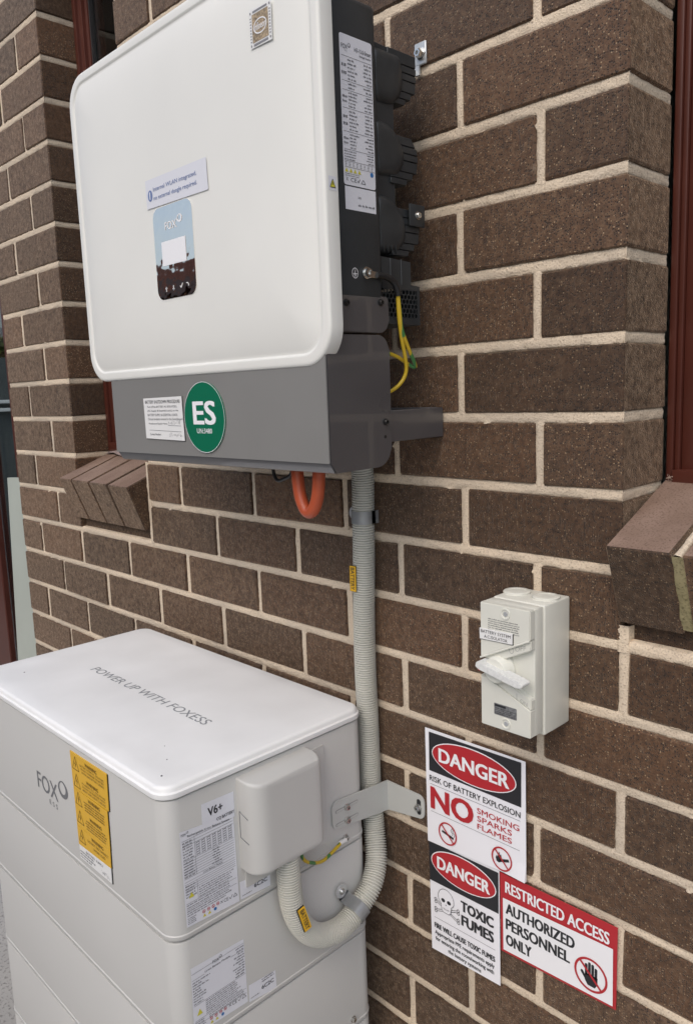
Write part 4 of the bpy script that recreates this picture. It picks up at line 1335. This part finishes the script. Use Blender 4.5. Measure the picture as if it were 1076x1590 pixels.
# ------------------------------------------------------------------ corrugated conduit
con = thing('corrugated_conduit', 'light grey corrugated conduit running down the wall from inverter to battery', 'conduit', (-0.18, -0.02, 0.68))
path = spline([(-0.176, -0.110, 1.452), (-0.176, -0.070, 1.455), (-0.176, -0.034, 1.430), (-0.1770, -0.0195, 1.380), (-0.1790, -0.0185, 1.310), (-0.1815, -0.0185, 1.230), (-0.1850, -0.0185, 1.150), (-0.1862, -0.0185, 1.060),
               (-0.1845, -0.0185, 0.980), (-0.1838, -0.0185, 0.900), (-0.1830, -0.0188, 0.850), (-0.1740, -0.0235, 0.800), (-0.1530, -0.0420, 0.755), (-0.1420, -0.0660, 0.7280), (-0.1420, -0.0900, 0.7085),
               (-0.1420, -0.1120, 0.6965), (-0.1420, -0.1390, 0.6905), (-0.1420, -0.1720, 0.6980), (-0.1415, -0.1990, 0.7190), (-0.1400, -0.2190, 0.7500), (-0.1400, -0.2290, 0.7840), (-0.1405, -0.2310, 0.8160), (-0.1415, -0.2315, 0.8600)], 0.00078)
bm = B()
prof = (0.0173, 0.0175, 0.0173, 0.0144, 0.0144)
tube(bm, path, lambda i: prof[i % 5], 24)
mk('pipe', bm, 'conduit_pvc', con, smooth=32)
def sadd(c, axis, side, r, wdt, name='saddle_clip'):
    """half round metal saddle with two ears; axis along the pipe, side = direction of the ears, out = away from the wall"""
    ax = V(axis).normalized(); sd = V(side).normalized(); outv = sd.cross(ax).normalized()
    c = V(c)
    bm = B()
    loops = []
    prof_ = [(-r*2.0, -r+0.0012), (-r*1.25, -r+0.0012), (-r*1.06, -r*0.55)] + [(r*1.06*math.cos(R(a)), r*1.06*math.sin(R(a))) for a in range(180, -1, -15)] + [(r*1.06, -r*0.45), (r*1.05, -r*0.85)]
    for s in (-wdt/2, wdt/2):
        loops.append([c+ax*s+sd*a+outv*b for a, b in prof_])
    A = [bm.verts.new(p_) for p_ in loops[0]]; Bv = [bm.verts.new(p_) for p_ in loops[1]]
    for i in range(len(A)-1):
        bm.faces.new((A[i], A[i+1], Bv[i+1], Bv[i]))
    bmesh.ops.solidify(bm, geom=list(bm.faces), thickness=0.0014)
    # rounded ear on the -side
    cyl(bm, c-sd*r*2.0-outv*(r-0.0010), outv, wdt*0.56, 0.0016, 18)
    o = mk(name, bm, 'zinc', con, smooth=40)
    screw(o, c-sd*r*2.0-outv*(r-0.0026), outv, 0.0042, 'steel', False, 0.0035)
    return o
s1 = sadd((-0.1790, -0.0185, 1.3090), (0, 0, 1), (1, 0, 0), 0.0176, 0.020)
s2 = sadd((-0.1420, -0.1000, 0.7025), (0, 0.82, 0.40), (0, 0.40, -0.82), 0.0178, 0.020)
# yellow tags reading BATTERY
def ytag(c, along, face, w_, h_):
    al = V(along).normalized(); fc = V(face).normalized()
    fr = Fr(c, al, fc.cross(al))
    bm = B()
    prism(bm, [fr.p(a, b, 0) for a, b in ((-w_/2, -h_/2), (w_/2, -h_/2), (w_/2, h_/2), (-w_/2, h_/2))], fr.n*0.0016)
    o = mk('tag', bm, 'yellow_plate', con)
    bm = B(); text(bm, fr, 'BATTERY', -w_*0.44, -h_*0.30, w_*0.44, h_*0.30, 0.0019, 0.015)
    mk('lettering', bm, 'ink', o)
    bm = B(); prism(bm, [fr.p(a, b, -0.0012) for a, b in ((-w_/2-0.0008, -h_/2-0.0012), (w_/2+0.0008, -h_/2-0.0012), (w_/2+0.0008, h_/2), (-w_/2-0.0008, h_/2))], fr.n*0.0016)
    mk('backing', bm, 'black', o)
ytag((-0.1868, -0.0372, 1.2130), (-0.02, 0, -1), (0.10, -1, 0.0), 0.0400, 0.0115)
ytag((-0.1200, -0.2235, 0.7640), (0.0, 0.30, -1), (1, -0.12, 0.0), 0.0400, 0.0115)

# ------------------------------------------------------------------ isolator switch
iso = thing('isolator_switch', 'light grey rotary isolator switch box fixed to the brick wall above the signs', 'switch', (0.128, 0, 1.068))
IX0, IX1, IZ0, IZ1 = 0.0915, 0.1642, 1.0735, 1.2345
bm = rbox(IX0-0.0008, IX1+0.0020, -0.0590, -0.0006, IZ0-0.005, IZ1+0.0010, 0.0022, 3)
mk('base', bm, 'isolator_grey', iso, smooth=40)
bm = rbox(IX0+0.0040, IX1-0.002, -0.035, -0.0002, IZ0-0.0085, IZ0-0.004, 0.001, 1)
mk('foot', bm, 'isolator_dark', iso)
bm = rbox(IX0, IX1, -0.0772, -0.0598, IZ0, IZ1, 0.0012, 2)
mk('cover', bm, 'isolator_grey', iso, smooth=40)
def front_block(pts, y0, y1, name, mat='isolator_grey', bev=0.0010):
    bm = B()
    prism(bm, [V((a, y0, b)) for a, b in pts], (0, y1-y0, 0))
    if bev:
        bmesh.ops.bevel(bm, geom=list(bm.edges), offset=bev, segments=2, affect='EDGES')
    return mk(name, bm, mat, iso, smooth=40)
front_block([(IX0, IZ1), (IX0, 1.1625), (IX1, 1.1980), (IX1, IZ1)], -0.0768, -0.0880, 'upper_face')
front_block([(IX0, IZ0), (IX1, IZ0), (IX1, 1.1090), (0.1050, 1.1350), (IX0, 1.1400)], -0.0768, -0.0880, 'lower_face')
front_block([(IX0+0.0005, 1.1622), (0.1160, 1.1610), (IX1, 1.1850), (IX1, 1.1975)], -0.0768, -0.0862, 'off_ramp')
front_block([(0.1050, 1.1352), (IX1, 1.1093), (IX1, 1.1225), (0.1180, 1.1420)], -0.0768, -0.0862, 'on_ramp')
bm = B()
tube(bm, [(IX0, -0.0884, 1.1620), ((IX0+IX1)/2, -0.0884, 1.1798), (IX1-0.001, -0.0884, 1.1973)], 0.0013, 8)
mk('ridge', bm, 'isolator_grey', iso, smooth=60)
FI = Fr((0, -0.0862, 0), (1, 0, 0), (0, 0, 1))
bm = B()
text(bm, FI, 'OFF', 0.1420, 1.1795, 0.1570, 1.1855, 0.0003, 0.0, 0, 0.0050)
FI.ring(bm, 0.1365, 1.1800, 0.0034, 0.0042, 0.0008, 0.0003, 20)
mk('raised_letters', bm, 'isolator_dark', iso)
bm = B()
text(bm, FI, 'ON', 0.1490, 1.1165, 0.1590, 1.1215, 0.0003, 0.0, 0, -0.0030)
FI.line(bm, 0.1440, 1.1265, 0.1440, 1.1190, 0.0007, 0.0003)
mk('raised_letters', bm, 'isolator_dark', iso)
# turn knob: disc with a thick lever across it
bm = B()
lathe(bm, (0.1170, -0.0768, 1.1515), (0, -1, 0), [(0.0200, 0), (0.0200, 0.004), (0.0180, 0.0060), (0.0165, 0.0165), (0.0150, 0.0185), (0.0003, 0.0190)], 32)
knob = mk('knob', bm, 'isolator_grey', iso, smooth=40)
ldir = V((0.0650, 0, -0.0130)).normalized(); lup = V((-ldir.z, 0, ldir.x))
bm = B()
c0 = V((0.0985, 0, 1.1575))
Ll = 0.0670
pts = [c0-lup*0.0050+ldir*0.003, c0-lup*0.0030-ldir*0.003, c0+lup*0.0030-ldir*0.003, c0+lup*0.0050, c0+ldir*Ll*0.95+lup*0.0035, c0+ldir*Ll+lup*0.0020, c0+ldir*(Ll-0.002)-lup*0.0030, c0+ldir*(Ll-0.010)-lup*0.0050]
prism(bm, [V((p_.x, -0.0870, p_.z)) for p_ in pts], (0, -0.0180, 0))
bmesh.ops.bevel(bm, geom=list(bm.edges), offset=0.0008, segments=2, affect='EDGES')
mk('lever', bm, 'lever_grey', knob, smooth=40)
bm = B(); cyl(bm, (0.0930, -0.0900, 1.1478), (-0.25, -1, 0), 0.0022, 0.0030, 14)
mk('position_dot', bm, 'red_print', knob)
# cover screws in their wells
for z in (1.2250, 1.0835):
    bm = B()
    lathe(bm, (0.1290, -0.0876, z), (0, -1, 0), [(0.0072, 0), (0.0070, 0.0014), (0.0058, 0.0016), (0.0050, 0.0012), (0.0046, -0.0002), (0.0003, -0.0002)], 24)
    o = mk('screw_well', bm, 'isolator_grey', iso, smooth=40)
    bm = B(); lathe(bm, (0.1293, -0.0880, z), (0, -1, 0), [(0.0032, 0), (0.0028, 0.0008), (0.0003, 0.0010)], 14)
    mk('screw_head', bm, 'zinc', o, smooth=40)
# conduit entry plugs on top
for x in (0.1045, 0.1475):
    bm = B()
    lathe(bm, (x, -0.0260, IZ1+0.0008), (0, 0, 1), [(0.0175, 0), (0.0175, 0.0022), (0.0165, 0.0030), (0.0120, 0.0031), (0.0115, 0.0026), (0.0080, 0.0026), (0.0003, 0.0030)], 32)
    mk('entry_plug', bm, 'isolator_grey', iso, smooth=40)
FI2 = Fr((0, -0.0880, 0), (1, 0, 0), (0, 0, 1))
bm = B()
prism(bm, [FI2.p(a, b, 0.0002) for a, b in ((0.0916, 1.1872), (0.1400, 1.1886), (0.1402, 1.2022), (0.0912, 1.2010))], FI2.n*0.0013)
il = mk('name_plate', bm, 'plate_white', iso)
bm = B()
text(bm, FI2, 'BATTERY SYSTEM', 0.0935, 1.1958, 0.1375, 1.1998, 0.0018)
text(bm, FI2, 'A.C.ISOLATOR', 0.0985, 1.1897, 0.1330, 1.1936, 0.0018)
mk('lettering', bm, 'ink', il)
bm = B()
prism(bm, [FI2.p(a, b, 0.0001) for a, b in ((0.0914, 1.1864), (0.1408, 1.1878), (0.1409, 1.2018), (0.0911, 1.2006))], FI2.n*0.0008)
mk('backing', bm, 'black', il)
bm = B(); FI2.fine(bm, 0.1035, 1.2000, 0.1495, 1.2165, 6, 0.0002, 21, 0.93, 'left', 0.5)
mk('printed_notice', bm, 'ink_grey', iso)
bm = B(); FI2.poly(bm, [(0.1283+a, 1.0995+b) for a, b in rrect(0.0335, 0.0150, 0.0012, 3)], 0.0003)
rl = mk('rating_label', bm, 'rating_grey', iso, smooth='flat')
bm = B(); FI2.rect(bm, 0.1130, 1.1030, 0.1290, 1.1058, 0.0005); FI2.fine(bm, 0.1130, 1.0930, 0.1440, 1.1020, 4, 0.0005, 22, 0.8)
mk('print', bm, 'ink', rl)

# ------------------------------------------------------------------ signs on the wall
def sheet(name, label, quad, y, t_, mat, curl=None):
    """thin laminated sheet with a slightly wavy face"""
    root = thing(name, label, 'sign', ((quad[0][0]+quad[1][0])/2, y, quad[0][1]))
    bm = B()
    n = 14
    g0 = []
    for j in range(n+1):
        row = []
        for i in range(n+1):
            u_, v_ = i/n, j/n
            a = (quad[0][0]*(1-u_)+quad[1][0]*u_)*(1-v_)+(quad[3][0]*(1-u_)+quad[2][0]*u_)*v_
            b = (quad[0][1]*(1-u_)+quad[1][1]*u_)*(1-v_)+(quad[3][1]*(1-u_)+quad[2][1]*u_)*v_
            dy = 0.0002*noise.noise(V((a*30, b*30, y*900)))
            if curl:
                dy -= curl*max(0, u_-0.78)*max(0, 0.13-v_)*12
            row.append(bm.verts.new((a, y+0.0003+dy, b)))
        g0.append(row)
    for j in range(n):
        for i in range(n):
            bm.faces.new((g0[j][i], g0[j][i+1], g0[j+1][i+1], g0[j+1][i]))
    rim = g0[0]+[r_[-1] for r_ in g0[1:]]+list(reversed(g0[-1]))[1:]+[r_[0] for r_ in reversed(g0[1:-1])]
    bk = [bm.verts.new((v.co.x, y+0.0003+t_, v.co.z)) for v in rim]
    for i in range(len(rim)):
        j = (i+1) % len(rim)
        bm.faces.new((rim[j], rim[i], bk[i], bk[j]))
    bm.faces.new(bk)
    o = mk('sheet', bm, mat, root, smooth='flat')
    return root, Fr((0, y, 0), (1, 0, 0), (0, 0, 1))

def pic(root, fr, name, mat, fn):
    bm = B(); fn(bm); return mk(name, bm, mat, root)

# 1: danger, battery explosion
s, F1 = sheet('danger_sign', 'white danger sign about battery explosion with no smoking and no flame symbols', [(-0.0748, 0.8040), (0.1035, 0.8145), (0.1028, 0.9930), (-0.0755, 0.9905)], -0.0052, 0.0006, 'paper_white', 0.012)
L1, L2, L3, L4 = 0.0006, 0.0009, 0.0012, 0.0015
pic(s, F1, 'black_panel', 'ink', lambda b: F1.poly(b, ((-0.0680, 0.9238), (0.0962, 0.9240), (0.0965, 0.9900), (-0.0675, 0.9862)), L1))
def oval(root, fr, c_, z_, ra, rb):
    pic(root, fr, 'oval_border', 'white_print', lambda b: fr.disc(b, c_, z_, ra, rb, L2))
    pic(root, fr, 'red_oval', 'red_print', lambda b: fr.disc(b, c_, z_, ra-0.0016, rb-0.0016, L3))
oval(s, F1, 0.0135, 0.9552, 0.0755, 0.0285)
pic(s, F1, 'lettering', 'white_print', lambda b: text(b, F1, 'DANGER', -0.0475, 0.9445, 0.0765, 0.9660, L4, 0.045))
def blk(b):
    text(b, F1, 'RISK OF BATTERY EXPLOSION', -0.0678, 0.9075, 0.0948, 0.9165, L1, 0.016)
    F1.line(b, -0.0668, 0.9025, 0.0945, 0.9030, 0.0005, L1)
    F1.line(b, -0.0664, 0.8577, 0.0937, 0.8580, 0.0005, L1)
    F1.line(b, -0.0455, 0.8325, -0.0235, 0.8275, 0.0036, L1)
    F1.pline(b, [(-0.0260, 0.8318), (-0.0245, 0.8350), (-0.0275, 0.8370), (-0.0285, 0.8400), (-0.0255, 0.8425), (-0.0265, 0.8450)], 0.0007, L1)
    F1.pline(b, [(-0.0225, 0.8300), (-0.0210, 0.8345), (-0.0245, 0.8375), (-0.0250, 0.8400), (-0.0225, 0.8425)], 0.0007, L1)
    # flame and match
    F1.poly(b, [(0.0545, 0.8265), (0.0530, 0.8310), (0.0550, 0.8360), (0.0560, 0.8330), (0.0590, 0.8420), (0.0605, 0.8370), (0.0620, 0.8390), (0.0635, 0.8330), (0.0615, 0.8270), (0.0580, 0.8250)], L1)
    F1.line(b, 0.0600, 0.8290, 0.0755, 0.8345, 0.0042, L1)
pic(s, F1, 'black_print', 'ink', blk)
def rd(b):
    text(b, F1, 'NO', -0.0650, 0.8630, 0.0125, 0.8980, L1, 0.050)
    text(b, F1, 'SMOKING', 0.0212, 0.8868, 0.0928, 0.8955, L1, 0.014)
    text(b, F1, 'SPARKS', 0.0212, 0.8748, 0.0805, 0.8832, L1, 0.014)
    text(b, F1, 'FLAMES', 0.0212, 0.8625, 0.0805, 0.8709, L1, 0.014)
    for x, z in ((-0.0345, 0.8315), (0.0635, 0.8325)):
        F1.ring(b, x, z, 0.0175, 0.0182, 0.0024, L2, 36)
        F1.line(b, x-0.0115, z+0.0120, x+0.0115, z-0.0120, 0.0024, L3)
pic(s, F1, 'red_print', 'red_print', rd)

# 2: danger, toxic fumes
s, F2 = sheet('danger_sign', 'white danger sign with skull and crossbones warning of toxic fumes', [(-0.0722, 0.6190), (0.0578, 0.6255), (0.0573, 0.8100), (-0.0740, 0.8060)], -0.0038, 0.0005, 'paper_white')
pic(s, F2, 'black_panel', 'ink', lambda b: F2.poly(b, ((-0.0728, 0.7385), (0.0562, 0.7420), (0.0562, 0.8070), (-0.0735, 0.8040)), L1))
oval(s, F2, -0.0082, 0.7760, 0.0610, 0.0270)
pic(s, F2, 'lettering', 'white_print', lambda b: text(b, F2, 'DANGER', -0.0560, 0.7655, 0.0410, 0.7855, L4, 0.045))
def b2(b):
    text(b, F2, 'TOXIC', -0.0120, 0.7140, 0.0465, 0.7305, L1, 0.055)
    text(b, F2, 'FUMES', -0.0112, 0.6900, 0.0465, 0.7070, L1, 0.055)
    F2.line(b, -0.0650, 0.6778, 0.0497, 0.6800, 0.0005, L1)
    text(b, F2, 'FIRE WILL CAUSE TOXIC FUMES', -0.0652, 0.6600, 0.0490, 0.6685, L1, 0.040)
    text(b, F2, 'Appropriate PPE requirements apply', -0.0645, 0.6470, 0.0480, 0.6555, L1, 0.022)
    text(b, F2, 'for entering the room/working with', -0.0635, 0.6365, 0.0468, 0.6450, L1, 0.022)
    text(b, F2, 'the battery systems', -0.0390, 0.6265, 0.0235, 0.6345, L1, 0.022)
    # skull: crossed bones first, then the outline
    for sx in (-1, 1):
        a0, b0, a1, b1 = -0.0400-sx*0.0215, 0.7075, -0.0400+sx*0.0215, 0.6920
        for o_ in (-0.0016, 0.0016):
            F2.line(b, a0+0.002*sx, b0+o_, a1-0.002*sx, b1+o_, 0.0008, L1)
        for x, z, q in ((a0, b0, -sx), (a1, b1, sx)):
            for k in (-0.0024, 0.0024):
                F2.ring(b, x+q*0.0006, z+k, 0.0026, 0.0026, 0.0009, L1+0.00003*(k > 0), 14)
pic(s, F2, 'black_print', 'ink', b2)
def sk_w(b):
    F2.disc(b, -0.0410, 0.7190, 0.0152, 0.0160, L2, 36)
    F2.poly(b, [(-0.0515, 0.7110), (-0.0305, 0.7110), (-0.0325, 0.6975), (-0.0360, 0.6950), (-0.0460, 0.6950), (-0.0495, 0.6975)], L2+0.0001)
pic(s, F2, 'skull', 'paper_white', sk_w)
def sk_b(b):
    pts = []
    for a in range(-25, 206, 7):
        pts.append((-0.0410+0.0152*math.cos(R(a)), 0.7190+0.0160*math.sin(R(a))))
    pts += [(-0.0512, 0.7090), (-0.0495, 0.6975), (-0.0460, 0.6950), (-0.0360, 0.6950), (-0.0325, 0.6975), (-0.0308, 0.7090), pts[0]]
    F2.pline(b, pts, 0.0008, L3)
    F2.disc(b, -0.0466, 0.7150, 0.0038, 0.0032, L3, 18); F2.disc(b, -0.0354, 0.7150, 0.0038, 0.0032, L3, 18)
    F2.poly(b, [(-0.0424, 0.7080), (-0.0413, 0.7106), (-0.0412, 0.7080)], L3); F2.poly(b, [(-0.0408, 0.7080), (-0.0407, 0.7106), (-0.0396, 0.7080)], L3)
    F2.pline(b, [(-0.0480, 0.7022), (-0.0410, 0.7008), (-0.0340, 0.7022)], 0.0005, L3)
    for i in range(4):
        x = -0.0452+0.0028*i
        F2.line(b, x, 0.7035, x, 0.6990, 0.0003, L3)
pic(s, F2, 'skull_print', 'ink', sk_b)

# 3: restricted access
s, F3 = sheet('restricted_access_sign', 'red and white restricted access sign with a stop hand symbol', [(0.0595, 0.6845), (0.2372, 0.6925), (0.2379, 0.8105), (0.0580, 0.8085)], -0.0030, 0.0010, 'red_print')
pic(s, F3, 'white_panel', 'white_print', lambda b: F3.poly(b, ((0.0638, 0.6888), (0.2332, 0.6962), (0.2325, 0.7785), (0.0633, 0.7710)), L1))
pic(s, F3, 'lettering', 'white_print', lambda b: text(b, F3, 'RESTRICTED ACCESS', 0.0680, 0.7815, 0.2270, 0.7985, L1, 0.036))
def b3(b):
    for t_, x1, z in (('AUTHORIZED', 0.1775, 0.7510), ('PERSONNEL', 0.1705, 0.7265), ('ONLY', 0.1105, 0.7020)):
        text(b, F3, t_, 0.0690, z-0.0020, x1, z+0.0145, L2, 0.045)
    # hand: palm, four fingers, thumb
    hx, hz = 0.2020, 0.7225
    F3.poly(b, [(hx-0.0085, hz+0.0020), (hx-0.0085, hz-0.0085), (hx-0.0045, hz-0.0145), (hx+0.0060, hz-0.0145), (hx+0.0095, hz-0.0080), (hx+0.0100, hz+0.0020)], L2)
    for i, (x, h_) in enumerate(((-0.0066, 0.0130), (-0.0020, 0.0165), (0.0027, 0.0155), (0.0074, 0.0120))):
        F3.poly(b, [(hx+x+a, hz+0.0010+h_/2+c) for a, c in rrect(0.0039, h_+0.004, 0.0018, 4)], L2)
    F3.poly(b, [(hx-0.0084, hz-0.0075), (hx-0.0150, hz+0.0010), (hx-0.0140, hz+0.0038), (hx-0.0115, hz+0.0035), (hx-0.0080, hz-0.0015)], L2)
pic(s, F3, 'black_print', 'ink', b3)
def r3(b):
    F3.ring(b, 0.2020, 0.7245, 0.0240, 0.0240, 0.0031, L3, 44)
    F3.line(b, 0.2020-0.0158, 0.7245+0.0158, 0.2020+0.0158, 0.7245-0.0158, 0.0031, L4)
pic(s, F3, 'prohibition_ring', 'red_print', r3)

# ------------------------------------------------------------------ things beyond the left end of the wall
t = thing('sliding_door', 'dark brown framed glass sliding door beyond the left end of the wall', 'door', (-3.6, 0.45, 0))
for x0, x1 in ((-4.60, -4.50), (-3.20, -2.985), (-2.69, -2.60)):
    mk('stile', rbox(x0, x1, 0.43, 0.49, 0.0, 2.05, 0.004, 1), 'frame_brown', t)
for x0, x1 in ((-4.499, -3.201), (-2.984, -2.691)):
    for z0, z1 in ((0.0, 0.08), (1.97, 2.05)):
        mk('rail', rbox(x0, x1, 0.435, 0.485, z0, z1, 0.004, 1), 'frame_brown', t)
    bm = B(); box(bm, x0+0.001, x1-0.001, 0.456, 0.464, 0.081, 1.969)
    mk('pane', bm, 'window_glass', t)
bm = B()
prism(bm, [V((-2.88, 0.41, 0.0)), V((-2.55, 0.41, 0.0)), V((-2.55, 0.41, 1.20)), V((-2.745, 0.41, 1.19))], (0, 0.015, 0))
tag(mk('pale_board', bm, 'pale_post'), 'pale grey green board standing upright past the left wall end', 'board')
t = thing('fence', 'dark grey metal fence with pale rails beyond the left wall end', 'fence', (-6, 1.5, 0))
for i in range(26):
    y = -3.0+0.25*i
    bm = B()
    prism(bm, [V((-6.0, y, 0)), V((-5.98, y+0.03, 0)), V((-5.98, y+0.11, 0)), V((-6.0, y+0.14, 0)), V((-6.0, y+0.249, 0)), V((-6.02, y+0.249, 0)), V((-6.02, y, 0))], (0, 0, 1.88))
    mk('panel', bm, 'fence_grey', t)
for z in (1.442, 1.508):
    bm = rbox(-5.978, -5.93, -3.0, 3.5, z, z+0.028, 0.004, 1)
    mk('rail', bm, 'fence_rail', t)
def leafy(name, label, c, rad, n, trunk_h):
    t = thing(name, label, 'shrub', (c[0], c[1], 0))
    bm = B(); tube(bm, spline([(c[0], c[1], 0), (c[0]+0.02, c[1]+0.02, trunk_h*0.5), (c[0], c[1], trunk_h)], 0.05), lambda i: 0.03-0.0008*i, 8)
    mk('trunk', bm, 'trunk', t, smooth=60)
    bm = B()
    rnd = random.Random(4)
    for i in range(n):
        d_ = V((rnd.gauss(0, 1), rnd.gauss(0, 1), rnd.gauss(0, 1)*0.8)).normalized()*rad*rnd.random()**0.4
        p_ = V(c)+d_
        q = V((rnd.gauss(0, 1), rnd.gauss(0, 1), rnd.gauss(0, 1))).normalized()
        s_ = q.orthogonal().normalized()*0.018; l_ = q*0.05
        f_ = [bm.verts.new(p_), bm.verts.new(p_+l_*0.5+s_), bm.verts.new(p_+l_), bm.verts.new(p_+l_*0.5-s_)]
        bm.faces.new(f_)
    mk('crown', bm, 'leaf', t, smooth='flat')
leafy('shrub', 'small yellow green shrub above the fence past the left wall end', (-6.3, 1.75, 1.93), 0.16, 900, 1.85)

t = thing('garden_shed', 'pale grey corrugated shed wall behind the fence past the left wall end', 'shed', (-9, 2.5, 0))
for i in range(24):
    y = -1.0+0.25*i
    bm = B()
    prism(bm, [V((-9.0, y, 0)), V((-8.96, y+0.06, 0)), V((-8.96, y+0.12, 0)), V((-9.0, y+0.18, 0)), V((-9.0, y+0.249, 0)), V((-9.03, y+0.249, 0)), V((-9.03, y, 0))], (0, 0, 3.0))
    mk('panel', bm, 'shed_grey', t)
bm = B()
prism(bm, [V((-8.9, -1.2, 3.0)), V((-8.9, 5.2, 3.0)), V((-8.9, 5.2, 3.08)), V((-8.9, -1.2, 3.08))], (-4.0, 0, 0.5))
mk('roof', bm, 'shed_grey', t)
# neighbour's house across the side passage: mirrored in the display glass
t = thing('neighbour_house', 'red tiled brick house across the passage, mirrored in the display glass', 'house', (-6, -8, 0))
bm = B(); box(bm, -22, 1.5, -12.6, -5.5, 0.0, 2.75)
mk('wall', bm, 'house_wall', t)
bm = B()
n = 14
for i in range(n):
    y0_, z0_ = -5.0-4.0*i/n, 2.88+1.38*i/n
    y1_, z1_ = -5.0-4.0*(i+1)/n, 2.88+1.38*(i+1)/n
    prism(bm, [V((-22.5, y0_, z0_+0.05)), V((-22.5, y1_, z1_+0.02)), V((-22.5, y1_, z1_-0.06)), V((-22.5, y0_, z0_-0.03))], (24.5, 0, 0))
prism(bm, [V((-22.5, -9.0, 4.26)), V((-22.5, -13.0, 2.88)), V((-22.5, -13.0, 2.80)), V((-22.5, -9.0, 4.18))], (24.5, 0, 0))
prism(bm, [V((-22.0, -5.6, 2.76)), V((-22.0, -9.0, 4.1)), V((-22.0, -12.5, 2.76))], (23.5, 0, 0))
rf = mk('roof', bm, 'roof_tile', t)
bm = B(); box(bm, -22.5, 2.0, -5.02, -4.98, 2.74, 2.88)
mk('gutter', bm, 'frame_brown', rf)
for x in (-16.0, -11.5, -7.2, -2.5):
    bm = B(); box(bm, x, x+1.4, -5.505, -5.46, 0.9, 2.2)
    o = mk('window', bm, 'window_glass', t)
